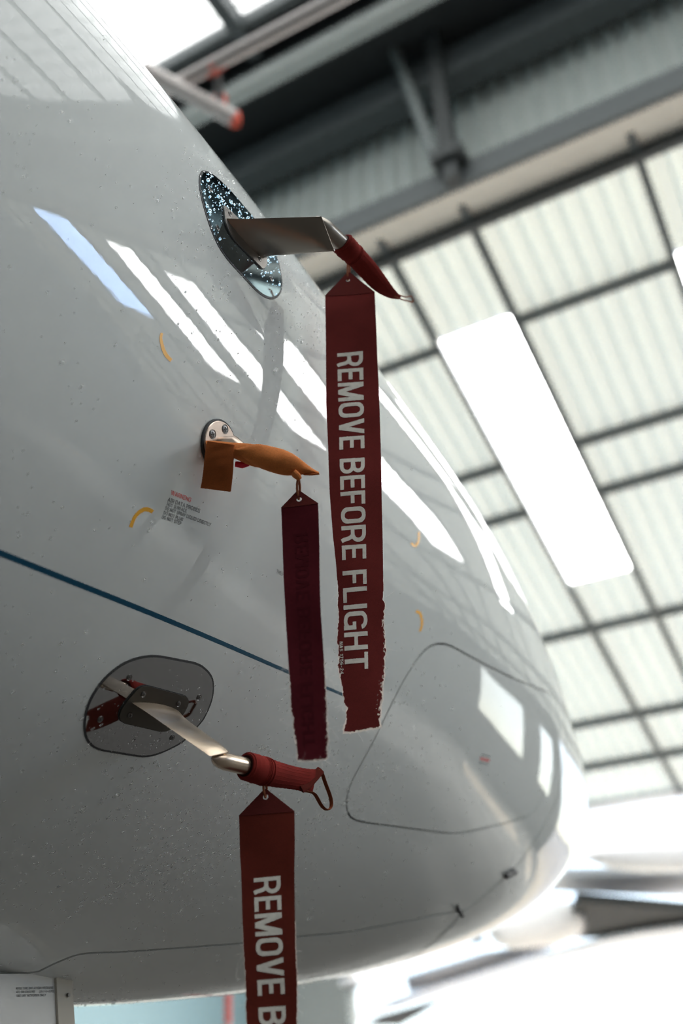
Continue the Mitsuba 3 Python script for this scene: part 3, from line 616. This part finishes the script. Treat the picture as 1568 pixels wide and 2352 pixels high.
# ------------------------------------------------------------------ covers with streamers
FH = np.array([math.cos(math.radians(4)), -math.sin(math.radians(4)), 0]); FN = np.cross(FH, -HZ); FN = FN if FN @ FWD < 0 else -FN     # across a streamer, its face
FV = HZ                                                                          # up a streamer
def flag_frame(px, depth, lean=0.0):
    global FV, FN
    FV = unit(HZ + lean * EY); FN = np.cross(FH, -FV); FN = FN if FN @ FWD < 0 else -FN
    o = at_depth([px], depth)[0]
    def to2(p):
        q = on_plane(p, o, FN) - o; return np.linalg.lstsq(np.c_[FH, FV], q.T, rcond=None)[0].T
    return o, to2
def ripple(ab, seed, amp=.0022):
    a, b = ab[:, 0], ab[:, 1]
    return amp * (np.sin(b * 17 + seed) * .8 + np.sin(b * 41 + a * 30 + seed * 2) * .35) + .0016 * np.cos(a * 45 + b * 6 + seed)
def cloth(key, poly, o, m, seed, thick=.0009, off=0.0, res=.004):
    """a thin cloth sheet over a 2-D outline in the streamer's own plane, hanging in soft ripples, with both faces and an edge"""
    polys = [g for g in getattr(poly, 'geoms', [poly]) if g.geom_type == 'Polygon' and g.area > 1e-9]; ms = []
    for pg in polys:
        x0, y0, x1, y1 = pg.bounds; X = np.arange(x0 - res, x1 + 2 * res, res); Y = np.arange(y0 - res, y1 + 2 * res, res)
        i, j = np.meshgrid(np.arange(len(X) - 1), np.arange(len(Y) - 1), indexing='ij'); i, j = i.ravel(), j.ravel()
        cells = shapely.box(X[i], Y[j], X[i + 1], Y[j + 1]); shapely.prepare(pg); V, Fc, base = [], [], 0
        for g in shapely.intersection(pg, cells[shapely.intersects(pg, cells)]):
            for h in getattr(g, 'geoms', [g]):
                if h.geom_type != 'Polygon' or h.area < 1e-11: continue
                v, f = (np.asarray(h.exterior.coords)[:4], np.array([[0, 1, 2], [0, 2, 3]])) if len(h.exterior.coords) == 5 and not h.interiors else trimesh.creation.triangulate_polygon(h, engine='earcut')
                d1, d2 = v[f[:, 1]] - v[f[:, 0]], v[f[:, 2]] - v[f[:, 0]]; f = np.where((d1[:, 0] * d2[:, 1] - d1[:, 1] * d2[:, 0] < 0)[:, None], f[:, ::-1], f)
                V.append(v); Fc.append(f + base); base += len(v)
        m2 = trimesh.Trimesh(np.c_[np.vstack(V), np.zeros(base)], np.vstack(Fc), process=False); m2.merge_vertices(digits_vertex=7)
        ms.append(m2)
    t = cat(ms); v2 = np.asarray(t.vertices)[:, :2]; z = ripple(v2, seed); k = len(v2)
    e = 1e-4; gx = (ripple(v2 + [e, 0], seed) - z) / e; gy = (ripple(v2 + [0, e], seed) - z) / e
    n = unit(FN - gx[:, None] * FH - gy[:, None] * FV); p = o + v2[:, :1] * FH + v2[:, 1:] * FV + FN * (z + off)[:, None]
    f = t.faces.copy(); fn = np.cross(p[f[:, 1]] - p[f[:, 0]], p[f[:, 2]] - p[f[:, 0]]); fl = fn @ FN < 0; f[fl] = f[fl][:, ::-1]
    P, N, F = [p, p - n * thick], [n, -n], [f, f[:, ::-1] + k]
    ed = trimesh.Trimesh(p, f, process=False); be = ed.edges[trimesh.grouping.group_rows(ed.edges_sorted, require_count=1)]
    a, b = be[:, 0], be[:, 1]; F.append(np.vstack([np.stack([a, a + k, b], 1), np.stack([b, a + k, b + k], 1)]))
    return put(key, (np.vstack(P), np.vstack(F)), m, normals=np.vstack(N))
def jag(line, amp, n, seed, w=1.0):
    """a worn edge: the outline resampled with small tears"""
    r = np.random.default_rng(seed); q = resample(line, n); t = unit(np.gradient(q, axis=0)); nn = np.c_[-t[:, 1], t[:, 0]]
    d = (r.normal(0, 1, n) * .5 + np.repeat(r.normal(0, 1, n // 5 + 1), 5)[:n] * .6) * amp; d[0] = d[-1] = 0
    return q + nn * d[:, None]
def hairs(key, pts2, o, seed, n, side, lmin=.004, lmax=.018, droop=.5):
    r = np.random.default_rng(seed); ms = []
    for _ in range(n):
        b = pts2[r.integers(len(pts2))]; L = r.uniform(lmin, lmax); a = r.normal(0, .7) + (0 if side > 0 else PI); t = np.linspace(0, 1, 7)
        d = np.array([math.cos(a), math.sin(a) * .6 - droop * r.uniform(0, 1)]); c = r.normal(0, .5)
        q = b + L * np.c_[d[0] * t - c * d[1] * t ** 2, d[1] * t + c * d[0] * t ** 2 - .3 * t ** 2]
        p = o + q[:, :1] * FH + q[:, 1:] * FV + FN * (.001 + .004 * r.normal() * t)[:, None]
        ms.append(tube(p, .00011, n=3, cap=False))
    k = put(key, cat(ms), 'm_fray'); name(k, 'loose white threads', kind='stuff'); return k
def quad_map(polys, L, c):
    """unit lettering (length L) into the quad c = [baseline start, baseline end, top start, top end]"""
    c = np.asarray(c)
    def fn(xy):
        x, y = xy[:, :1] / L, xy[:, 1:]; return (c[0] * (1 - x) + c[1] * x) * (1 - y) + (c[2] * (1 - x) + c[3] * x) * y
    return [shapely.transform(shapely.segmentize(p, .25), fn) for p in polys]
def streamer(key, depth, apex, hole, shoulders, left, bottom, right, m, m_top, seed, wear_from, wear=.0011, fray=True, lean=0.0, chips=1.0):
    """left: shoulder downwards; right: shoulder downwards; wear_from: pixel row below which the edges are frayed"""
    o, to2 = flag_frame(apex, depth, lean)
    yw = to2([(apex[0], wear_from)])[0, 1]
    def edge(px, sd):
        q = resample(to2(px), 260); j = jag(q, wear, 260, sd); w = np.clip((yw - q[:, 1]) / .05, .06, 1)[:, None]; return q * (1 - w) + j * w
    lft, rgt = edge([shoulders[0], *left], seed), edge([shoulders[1], *right], seed + 1)
    bot = jag(to2([left[-1], *bottom, right[-1]]), wear * .45, 60, seed + 2)
    top = to2([(apex[0] - 3, apex[1]), (apex[0] + 3, apex[1])])
    body = sg.Polygon(np.vstack([top[:1], lft, bot[1:-1], rgt[::-1], top[1:]])).buffer(0)
    if body.geom_type != 'Polygon': body = max(body.geoms, key=lambda g: g.area)
    h = sg.Point(*to2([hole])[0]).buffer(.0040)
    sh = to2([shoulders[0], shoulders[1]]); tri = sg.Polygon(np.vstack([top, sh[1:], sh[:1]]))
    fold = tri.buffer(.0004).difference(h); red = body.difference(h)
    if fray:
        # the white warp shows along the worn edges: red coat a little narrower than the cloth
        r = np.random.default_rng(seed + 9); lo = sg.box(-1, -2, 1, yw)
        ring = unary_union([sg.LineString([a, b]).buffer(w_) for ln in (lft, rgt, bot) for a, b, w_ in zip(ln[:-1], ln[1:], np.clip(np.interp(ln[:-1, 1], [bot[:, 1].min(), bot[:, 1].min() + .09, yw], [.0009, .0006, .0002]) * chips * np.exp(r.normal(0, .7, len(ln) - 1)), .0002, .0024))]).intersection(lo)
        def chip(c, sz):
            return unary_union([affinity.rotate(affinity.scale(sg.Point(*(c + r.normal(0, sz * .7, 2) * [.7, 1.4])).buffer(sz * r.uniform(.25, .8), 3), r.uniform(.5, 1), r.uniform(.8, 2.2)), r.uniform(-30, 30)) for _ in range(5)])
        spots = [chip(np.array(rgt[i]) + [-abs(r.normal(0, .0016)), 0], chips * r.uniform(.0004, .0015)) for i in np.r_[r.integers(200, 257, int(34 * chips)), r.integers(238, 256, int(22 * chips))]] + [chip(np.array(lft[i]), chips * r.uniform(.0003, .0010)) for i in r.integers(150, 258, int(26 * chips))]
        if chips > .9: spots += [chip(np.array(rgt[i]) + [-.004 - .005 * r.random(), 0], .0009 * (.4 + r.random())) for i in (236, 238, 241, 243, 246, 248, 250)]
        bare = unary_union([ring, *[s.intersection(lo) for s in spots]])
        red = red.difference(bare); red = sg.MultiPolygon([g for g in getattr(red, 'geoms', [red]) if g.area > 3e-6])
    cloth(key, red, o, m, seed)
    cloth(key + '__folded_top', fold, o, m_top, seed, .0006, .0008); name(key + '__folded_top', 'folded darker triangular top with an eyelet')
    if fray:
        cloth(key + '__frayed_edge', body.difference(sg.box(-1, yw, 1, 1)).buffer(.0004).intersection(body.boundary.buffer(.011)), o, 'm_fray', seed, .0003, -.0010, .006); name(key + '__frayed_edge', 'frayed whitish edge')
        hairs(key + '__loose_thread', np.vstack([rgt[rgt[:, 1] < yw], bot]), o, seed, 20, 1); hairs(key + '__loose_thread', lft[lft[:, 1] < yw], o, seed + 4, 14, -1)
    return o, to2
def print_on(key, to2, o, seed, text, quad_px, m, gap=.085, space=.30, off=.0006):
    P, L = lettering(text, gap, space); P = quad_map(P, L, to2(quad_px)); return cloth(key, sg.MultiPolygon([g for p in P for g in getattr(p, 'geoms', [p]) if g.area > 0]), o, m, seed, .0003, off, .008)
def cord(key, a, b, r=.0018, m='m_cord'):
    mid = (a + b) / 2; pr = unit(np.cross(b - a, FN)); t = np.linspace(0, 1, 10)[:, None]
    k = put(key, cat([tube(a + (b - a) * t + pr * (.0018 * s) * np.sin(t * PI * 1.0) + FN * (.0022 * s), r, n=8, side=FN) for s in (-1, 1)] + [tube(b + np.c_[np.cos(np.linspace(0, PI, 9)), 0 * np.zeros(9), -np.sin(np.linspace(0, PI, 9))] @ np.array([FN * .0022, FH, HZ * .002]), r, n=8, side=FH)]), m); name(k, 'brown cord loop')
def sleeve(key, px, width_px, flat, start, fwd, m, n=40, cuff=6):
    """woven sleeve along a pixel path in the vertical plane through `start` and `fwd`; flat: thickness/width"""
    nrm = unit(np.cross(fwd, HZ)); p = on_plane(px, start, nrm); z = (p - EYE) @ FWD
    w = np.asarray(width_px) * z / FPX / 2; q = spline(np.c_[p, w, np.asarray(flat)], n); path, ra, fl = q[:, :3], q[:, 3], q[:, 4]
    view = unit((path - EYE).mean(0)); side = unit(np.cross(view, path[-1] - path[0]))
    ra = ra * (1 + .02 * np.sin(np.arange(n) * 2.3)); m_ = tube(path, ra, ra * fl, side=side, n=40)
    put(key, m_, m, smooth=40); t0 = unit(path[0] - path[1])
    k = put(key.replace('sleeve', 'inside'), tube([path[0] + t0 * .0004, path[0] + t0 * .0008], [ra[0] * .86, ra[0] * .80], [ra[0] * fl[0] * .86, ra[0] * fl[0] * .80], side=side, n=32), 'm_sleeve_shade'); name(k, 'painted shade in the mouth of the sleeve')  # dark disc standing for the shade in the sleeve mouth
    return path, ra, fl, side
def weave(key, path, ra, fl, side, m, rows=15, lo=.16, hi=.97):
    """raised cords of the woven webbing, running along the sleeve"""
    t = unit(np.gradient(path, axis=0)); a = unit(side - (side * t).sum(1, keepdims=True) * t); b = np.cross(t, a); k0, k1 = int(len(path) * lo), int(len(path) * hi); ms = []
    for an in np.arange(rows) * 2 * PI / rows:
        q = path + (ra * math.cos(an))[:, None] * a + (ra * fl * math.sin(an))[:, None] * b
        q = resample(q[k0:k1], 80); ms.append(tube(q, .00042 * (1 + .5 * np.sin(np.arange(80) * 2.1)), n=5, side=side))
    put(key, cat(ms), m, smooth=True)
def ringcord(key, path, ra, fl, side, i, m, r=.0016, k=1.04):
    t = unit(np.gradient(path, axis=0))[i]; a = unit(side - (side @ t) * t); b = np.cross(t, a); an = np.linspace(0, 2 * PI, 41)
    q = path[i] + k * ra[i] * np.cos(an)[:, None] * a + k * ra[i] * fl[i] * np.sin(an)[:, None] * b
    return tube(q, r, n=8, side=t, cap=False)

# ---- upper pitot cover
s0 = PU['tip'] - PU['A'] * .016
path, ra, fl, side = sleeve('pitot_cover__sleeve', [(784, 557), (796, 570), (811, 584), (829, 602), (850, 626), (874, 653), (897, 673), (918, 684)], [50, 54, 49, 47, 45, 38, 24, 9], [1, 1, .95, .85, .7, .5, .35, .3], s0, EX, 'm_cuff', 48)
weave('pitot_cover__webbing', path, ra, fl, side, 'm_cuff', 17, .2, .93)
put('pitot_cover__cuff', cat([ringcord('', path, ra, fl, side, i, '', .0010, 1.0) for i in (1, 9)] + [ringcord('', path, ra, fl, side, 10, '', .0011, 1.03)]), 'm_cuff', smooth=True)
pv = lambda px, s, d=EX: on_plane(px, s, unit(np.cross(d, HZ)))
lp = pv([(905, 676), (920, 679), (936, 682), (947, 684), (948, 690), (938, 692), (925, 689), (912, 683), (902, 679)], s0)
k = put('pitot_cover__pull_loop', ribbon(spline(lp, 40), unit(lp[0] - EYE), .008, .0022), 'm_loop'); name(k, 'brown pull loop')
k = put('pitot_cover__stitched_tab', slab(pv([(829, 590), (846, 603), (855, 619), (838, 609)], s0 - unit(s0 - EYE) * .017), unit(EYE - s0), .0015), 'm_canvas'); name(k, 'orange stitched tab')
LEAN_A = .075
zA = (PU['tip'] - EYE) @ FWD + .10
oA, toA = streamer('pitot_cover__streamer', zA, (800, 625), (799, 643), ((747, 682), (860, 672)),
                   [(748, 760), (748.5, 840), (749, 930), (750, 960), (754, 1040), (757, 1130), (759, 1160), (765, 1235), (771, 1290), (775, 1345), (777, 1395), (776, 1450), (775, 1475), (778, 1510), (778, 1535), (784, 1575), (788, 1598), (793, 1627), (793, 1645), (788, 1668), (787, 1685)],
                   [(805, 1684), (830, 1680)], [(861, 690), (864, 760), (866, 820), (869, 880), (872, 960), (875, 1070), (876, 1130), (878, 1220), (879, 1300), (880, 1330), (881, 1380), (883, 1440), (884, 1510), (883, 1550), (880, 1580), (880, 1600), (876, 1620), (874, 1640), (876, 1671)],
                   'm_flag', 'm_flag_top', 3, 1330, lean=LEAN_A)
print_on('pitot_cover__streamer__lettering', toA, oA, 3, 'REMOVE BEFORE FLIGHT', [(774, 812), (792, 1541), (833, 805), (845.5, 1537)], 'm_print')
print_on('pitot_cover__streamer__part_number', toA, oA, 3, 'NAS 1756-24', [(779.3, 1474), (781.6, 1549), (787.2, 1474), (789, 1549)], 'm_print', .12, .4)
name('pitot_cover__streamer__lettering', 'pale lettering REMOVE BEFORE FLIGHT')
cord('pitot_cover__cord', at_depth([(801, 596)], zA + .002)[0], at_depth([(799, 641)], zA)[0])
name('pitot_cover', 'red woven cover on the upper pitot probe, its long streamer lettered REMOVE BEFORE FLIGHT', 'probe cover')
# ---- lower pitot cover
s1 = PL['tip'] - PL['A'] * .014
path, ra, fl, side = sleeve('pitot_cover_001__sleeve', [(563, 1759), (580, 1764), (604, 1771), (632, 1778), (660, 1784), (686, 1789), (708, 1793), (720, 1794)], [58, 66, 62, 57, 52, 50, 52, 54], [1, .96, .92, .8, .6, .4, .22, .12], s1, EX, 'm_cuff', 48)
weave('pitot_cover_001__webbing', path, ra, fl, side, 'm_cuff', 21, .3, .92)
put('pitot_cover_001__cuff', cat([ringcord('', path, ra, fl, side, i, '', .0011, 1.0) for i in (1, 10, 11)] + [ringcord('', path, ra, fl, side, i, '', .0009, 1.03) for i in (12, 14)]), 'm_cuff', smooth=True)
lp = pv([(728, 1770), (736, 1771), (744, 1790), (752, 1812), (760, 1838), (760, 1853), (752, 1860), (742, 1855), (733, 1842), (722, 1824), (710, 1819), (696, 1815)], s1)
k = put('pitot_cover_001__pull_loop', ribbon(spline(lp, 60), unit(np.cross(EX, HZ)), .007, .0022), 'm_loop'); name(k, 'thin brown pull loop')
k = put('pitot_cover_001__hem', ribbon(pv([(691, 1812), (706, 1803), (722, 1785), (736, 1768)], s1) - unit(s1 - EYE) * .003, unit(lp[0] - EYE), .004, .013), 'm_hem'); name(k, 'dark stitched hem')
k = put('pitot_cover_001__stitched_tab', slab(pv([(607, 1746), (622, 1752), (643, 1766), (626, 1759)], s1 - unit(s1 - EYE) * .02 + HZ * .004), unit(EYE - s1), .002), 'm_canvas'); name(k, 'orange stitched tab')
zB = (PL['tip'] - EYE) @ FWD + .014
oB, toB = streamer('pitot_cover_001__streamer', zB, (609, 1813), (609.5, 1830), ((548, 1873), (676, 1864)),
                   [(550, 1960), (553, 2000), (556, 2080), (559, 2180), (563, 2250), (566, 2352), (571, 2500), (576, 2700), (583, 2920)],
                   [(620, 2925), (660, 2922)], [(677, 1940), (676, 2000), (677, 2080), (679, 2150), (681, 2220), (682, 2300), (682, 2352), (684, 2500), (688, 2700), (692, 2910)], 'm_flag_low', 'm_flag_top', 11, 2120, .0006, chips=.35)
print_on('pitot_cover_001__streamer__lettering', toB, oB, 11, 'REMOVE BEFORE FLIGHT', [(582, 2017), (614, 2906), (644, 2011.5), (677, 2904)], 'm_print')
name('pitot_cover_001__streamer__lettering', 'pale lettering')
cord('pitot_cover_001__cord', at_depth([(608, 1792)], zB + .003)[0], at_depth([(609, 1828)], zB)[0])
name('pitot_cover_001', 'red woven cover on the lower pitot probe with a loop, streamer running off the bottom', 'probe cover')
# ---- canvas vane cover
zc = (p0 - EYE) @ FWD - .045
def pillow(key, rows, depth, thick, m, n=36, sub=20):
    """soft bag: rows of (left/top px, right/bottom px) edges, closed like a cushion"""
    R = np.array([[*a, *b] for a, b in rows], float); R = spline(R, sub) if len(R) > 3 else resample(R, sub)
    z = np.interp(np.linspace(0, 1, sub), np.linspace(0, 1, len(depth)), depth); th = np.interp(np.linspace(0, 1, sub), np.linspace(0, 1, len(thick)), thick); v = []
    an = np.linspace(0, 2 * PI, n, endpoint=False)
    for i in range(sub):
        a, b = at_depth([R[i, :2], R[i, 2:]], z[i]); c, h = (a + b) / 2, (b - a) / 2; d = unit(c - EYE)
        wr = 1 + .16 * np.sin(an * 3 + i * .9) * np.sin(i * .55)
        v.append(c + np.cos(an)[:, None] * h + (np.sin(an) * np.abs(np.sin(an)) ** .2 * th[i] * wr)[:, None] * d)
    v = np.vstack(v); f = []
    for i in range(sub - 1):
        for j in range(n): f += [[i * n + j, i * n + (j + 1) % n, (i + 1) * n + (j + 1) % n], [i * n + j, (i + 1) * n + (j + 1) % n, (i + 1) * n + j]]
    k = len(v); v = np.vstack([v, v[:n].mean(0), v[-n:].mean(0)])
    f += [[k, (j + 1) % n, j] for j in range(n)] + [[k + 1, (sub - 1) * n + j, (sub - 1) * n + (j + 1) % n] for j in range(n)]
    mm = trimesh.Trimesh(v, f, process=False)
    if mm.volume < 0: mm.invert()
    return put(key, mm, m, smooth=50)
pillow('vane_cover__neck', [((472, 1012), (474, 1040)), ((500, 1013), (502, 1046)), ((530, 1016), (534, 1052)), ((562, 1018), (566, 1066)), ((590, 1022), (594, 1074))], [zc + .01, zc, zc], [.012, .013, .012], 'm_canvas')
k = pillow('vane_cover__flap', [((476, 1013), (539, 1022)), ((471, 1040), (537, 1044)), ((468, 1066), (536, 1072)), ((464, 1100), (533, 1106)), ((460, 1121), (530, 1130))], [zc - .012, zc - .016, zc - .014], [.007, .006, .0045, .003], 'm_canvas_dark'); name(k, 'hanging rectangular flap')
pillow('vane_cover__pouch', [((541, 1031), (538, 1034)), ((560, 1026), (560, 1052)), ((590, 1020), (592, 1073)), ((622, 1025), (624, 1085)), ((655, 1034), (654, 1092)), ((684, 1050), (686, 1091)), ((708, 1069), (712, 1089)), ((732, 1084), (733, 1090))], [zc - .012, zc - .008, zc + .004, zc + .012], [.003, .013, .016, .014, .010, .003], 'm_canvas', sub=34)
k = put('vane_cover__stitched_hem', tube(at_depth([(733, 1088), (715, 1090), (697, 1089)], zc + .004), .0016, n=8), 'm_canvas_dark')
k = put('vane_cover__inside', tube(at_depth([(540, 1066), (556, 1068), (572, 1066)], zc + .006), [.004, .005, .003], n=10), 'm_pink'); name(k, 'bright pink lining')
zm = zc + .02
k = put('vane_cover__toggle', tube(at_depth([(673, 1084), (679, 1090), (685, 1096), (689, 1101)], zc - .006), [.005, .0058, .005, .003], n=12), 'm_canvas'); name(k, 'orange canvas toggle')
oC, toC = streamer('vane_cover__streamer', zc, (685, 1127), (686.5, 1146), ((645, 1165), (730, 1157)),
                   [(648, 1240), (651, 1320), (655, 1400), (658, 1460), (663, 1540), (668, 1620), (671, 1660), (676, 1700), (679, 1720), (682, 1747)],
                   [(700, 1747), (730, 1745)], [(731, 1175), (733, 1250), (734, 1330), (736, 1400), (741, 1480), (746, 1560), (750, 1620), (752, 1660), (751, 1700), (749, 1742)], 'm_flag_back', 'm_flag_top', 23, 1520, .0009, chips=.55)
print_on('vane_cover__streamer__lettering', toC, oC, 23, 'REMOVE BEFORE FLIGHT', [(707, 1222), (722, 1712), (674, 1226), (696, 1715)], 'm_ghost')
name('vane_cover__streamer__lettering', 'faint lettering showing through from the other side')
cord('vane_cover__cord', at_depth([(685, 1098)], zc)[0], at_depth([(685.5, 1143)], zc)[0])
name('vane_cover', 'orange-brown canvas cover on the middle vane probe with a dark red streamer hanging face away', 'probe cover')

# ------------------------------------------------------------------ rain drops on the skin
def droplets():
    r = np.random.default_rng(5); ico = trimesh.creation.icosphere(subdivisions=1); iv, jf = np.asarray(ico.vertices), np.asarray(ico.faces); N = 120000
    px = np.c_[r.uniform(0, 1340, N), r.uniform(0, 2340, N)]; loc = hit_local(px); ok = ~np.isnan(loc[:, 0]); px, loc = px[ok], loc[ok]; c = to_chart(loc)
    x, y = px[:, 0], px[:, 1]; cl = meshkit.fbm(loc * 9, 3, 4); g = lambda cx, cy, sx, sy: np.exp(-((x - cx) / sx) ** 2 - ((y - cy) / sy) ** 2)
    edge = np.interp(y, [0, 240, 490, 740, 1030], [205, 405, 600, 787, 1000]) - x
    den = .012 + .30 * g(540, 1850, 260, 170) + .14 * g(300, 2020, 330, 160) + .5 * np.exp(-np.maximum(edge, 0) / 50) * (y > 330) * (y < 800) + .10 * g(620, 720, 130, 160) + .08 * g(800, 1750, 260, 200) + .5 * g(520, 480, 50, 110) + .2 * g(545, 560, 90, 130)
    den += .10 * g(340, 1620, 150, 110) + .8 * np.exp(-np.abs(y - np.interp(x, [0, 500, 900, 1180], [2312, 2286, 2216, 2108])) / 9) * (x < 900)
    cu = shapely.contains(plate_up, shapely.points(c)) ; den += .30 * cu * (r.uniform(0, 1, len(x)) < np.interp(y, [400, 560, 690], [1, .7, .2]))
    keep = r.uniform(0, 1, len(x)) < den * np.clip((cl - .33) * 4, .1, 1.4) * .9
    px, c, loc = px[keep], c[keep], loc[keep]; n = len(px)
    z = ((loc @ M3) @ FWD); size = np.clip(np.exp(r.normal(-6.98, .42, n)), .0005, .0034)
    size[r.uniform(0, 1, n) < .03] *= 1.6
    pts = shapely.points(c); onp = shapely.contains(plate_up, pts) | shapely.contains(plate_lo, pts)
    p, nn = chart_full(c[:, 0], c[:, 1], 0.0); p = p + nn * (.0014 * onp)[:, None]; gd = -HZ - .55 * EX; dn = unit(gd - ((gd * nn).sum(1, keepdims=True)) * nn); sd = np.cross(nn, dn)
    asp = r.uniform(1.1, 2.4, n); V = (iv[None, :, :1] * (size * asp)[:, None, None] * dn[:, None] + iv[None, :, 1:2] * size[:, None, None] * sd[:, None] + (iv[None, :, 2:] * .6 + .16) * size[:, None, None] * nn[:, None]) + p[:, None]
    Nn = unit(iv[None, :, :1] / asp[:, None, None] * dn[:, None] + iv[None, :, 1:2] * sd[:, None] + iv[None, :, 2:] / .6 * nn[:, None])
    F = (jf[None] + (np.arange(n) * len(iv))[:, None, None]).reshape(-1, 3); V = V.reshape(-1, 3); Nn = Nn.reshape(-1, 3)
    fn = np.cross(V[F[:, 1]] - V[F[:, 0]], V[F[:, 2]] - V[F[:, 0]]); fl = (fn * Nn[F[:, 0]]).sum(1) < 0; F[fl] = F[fl][:, ::-1]
    print('droplets', n)
    put('airplane__water_droplets', (V, F), 'm_water', normals=Nn); name('airplane__water_droplets', 'clear rain drops', kind='stuff')
droplets()
def strut_drops(key, seed, n, ymin):
    r = np.random.default_rng(seed); v, f, *_ = meshkit.WRITTEN[scene[key + '__strut']['filename']]; t = trimesh.Trimesh(v, f, process=False)
    p, fi = trimesh.sample.sample_surface(t, n * 6, seed=seed); nn = t.face_normals[fi]; d = unit(p - EYE); ok = ((nn * d).sum(1) < -.1)
    h = np.linalg.norm(p - p.mean(0), axis=1); p, nn = p[ok][:n], nn[ok][:n]; ms = []
    ico = trimesh.creation.icosphere(subdivisions=2)
    for q, m in zip(p, nn):
        s = float(np.clip(math.exp(r.normal(-6.7, .5)), .0006, .0035)); a = unit(np.cross(m, HZ)); b = np.cross(m, a); c = ico.copy()
        c.vertices = q + (c.vertices * [s * r.uniform(1, 1.5), s, s * .5]) @ np.array([a, b, m]); ms.append(c)
    k = put(key + '__water_droplets', cat(ms), 'm_water', smooth=True); name(k, 'clear rain drops', kind='stuff')
strut_drops('airplane__pitot_probe', 4, 46, 0); strut_drops('airplane__pitot_probe_001', 6, 16, 0)

# ------------------------------------------------------------------ behind: docking tubes under the upper roof, a parked airplane at the doorway
def on_level(px, z): return on_plane(px, EYE + HZ * z, HZ)
def plate_at(key, px, z, t, m):
    """a wing or tail surface: its plan outline on a level, t thick"""
    p = on_level(px, z); o = p.mean(0); pg = sg.Polygon((p - o)[:, :2]).buffer(0)
    if pg.geom_type != 'Polygon': pg = max(pg.geoms, key=lambda g: g.area)
    lo = trimesh.creation.extrude_polygon(pg.buffer(-.02), t * .5, engine='earcut'); mid = trimesh.creation.extrude_polygon(pg, t * .4, engine='earcut')
    lo.vertices += o; mid.vertices += o + HZ * t * .35
    return put(key, cat([lo, mid]), m)
A1 = 'airplane_001'
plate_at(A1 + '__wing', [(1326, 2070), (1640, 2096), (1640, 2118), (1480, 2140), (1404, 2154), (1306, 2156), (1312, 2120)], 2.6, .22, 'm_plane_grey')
plate_at(A1 + '__leading_edge', [(1640, 2122), (1480, 2143), (1390, 2160), (1215, 2204), (950, 2284), (820, 2330), (820, 2344), (950, 2302), (1215, 2226), (1400, 2178), (1640, 2146)], 2.4, .12, 'm_plane_pale')
plate_at(A1 + '__flap', [(930, 2250), (1110, 2196), (1290, 2166), (1310, 2160), (1210, 2202), (1050, 2250), (940, 2280)], 2.7, .12, 'm_plane_mid')
plate_at(A1 + '__tailplane', [(1270, 2012), (1640, 2006), (1640, 2062), (1420, 2054), (1262, 2046)], 3.4, .2, 'm_plane_pale')
a, b = at_depth([(1128, 2136), (1322, 2112)], [20.0, 21.0]); t = np.linspace(0, 1, 30); prof = np.interp(t, [0, .05, .2, .7, .9, 1], [.10, .28, .40, .44, .36, .30])
put(A1 + '__engine_nacelle', tube(a + (b - a) * t[:, None], prof, n=28, side=HZ), 'm_plane_white', smooth=40)
put(A1 + '__engine_nacelle__intake_lip', tube(b + (b - a) * np.array([-.02, 0, .02])[:, None], [.34, .36, .31], n=28, side=HZ), 'm_plane_mid', smooth=40)
a, b = at_depth([(1340, 1965), (1800, 1950)], [15.0, 17.3]); put(A1 + '__fuselage', tube(a + (b - a) * np.linspace(0, 1, 20)[:, None], np.interp(np.linspace(0, 1, 20), [0, .08, .25, 1], [.03, .17, .28, .32]), n=32, side=HZ), 'm_plane_white', smooth=40)
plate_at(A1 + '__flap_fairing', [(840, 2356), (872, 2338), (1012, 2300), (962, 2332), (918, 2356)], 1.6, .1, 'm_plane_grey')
name(A1, 'blurred parked airplane beyond the nose, grey wing underside against the bright doorway', 'airplane')
d = at_depth([(1020, 2148), (1112, 2112), (1110, 2156), (1040, 2154)], 19.5)
put(A1 + '__belly_fairing', slab(d, -unit(FWD * [1, 1, 0]), .8), 'm_steel_black')
q = at_depth([(806, 2272)], 11.0)[0]; g = q * [1, 1, 0]
put('stanchion__post', tube([g, q], [.07, .05], n=12), 'm_steel_light'); put('stanchion__head', tube([q, q + HZ * .05, q + HZ * .1], [.05, .14, .12], n=12), 'm_plane_white'); put('stanchion__foot', tube([g, g + HZ * .04], .22, n=20), 'm_steel')
name('stanchion', 'grey blurred post with a white head below the nose, right of the lower streamer', 'post')
q = at_depth([(524, 2262)], 9.0)[0]; g = q * [1, 1, 0]
for i in range(8):
    put('marker_pole__band', tube([g + (q - g) * i / 8, g + (q - g) * (i + 1) / 8], .035, n=12), 'm_red' if i % 2 else 'm_pink_pale')
put('marker_pole__foot', tube([g, g + HZ * .05], .2, n=20), 'm_steel')
name('marker_pole', 'blurred red and pale pink marker pole under the belly, left of the lower streamer', 'pole')
# docking tubes with red couplers
def tz(px, z): return on_plane([px], EYE + HZ * z, HZ)[0]
ZT = 8.0
a, b = tz((300, 250), ZT), tz((900, -70), ZT); put('docking_frame__tube', tube([a, b], .065, n=12), 'm_tube')
a, b = tz((330, 160), ZT + .05), tz((538, 273), ZT - .35); put('docking_frame__tube', tube([a, b], .08, n=12), 'm_tube_pale')
for px in ((538, 273), (492, 152), (505, 232)):
    q = tz(px, ZT - (.35 if px[0] == 538 else 0)); put('docking_frame__coupler', cat([tube([q - HZ * .06, q + HZ * .06], .06, n=12), box(q, [HU, HV, HZ], (.09, .22 if px[0] == 492 else .09, .09))]), 'm_coupler')
q = tz((497, 160), ZT); w = tz((505, 236), ZT - .1); put('docking_frame__tube', tube([q, w], .04, n=12), 'm_steel_black')
q = tz((640, 66), ZT + .1); name('docking_frame', 'grey tubes with red couplers under the upper roof, above the nose', 'scaffold')
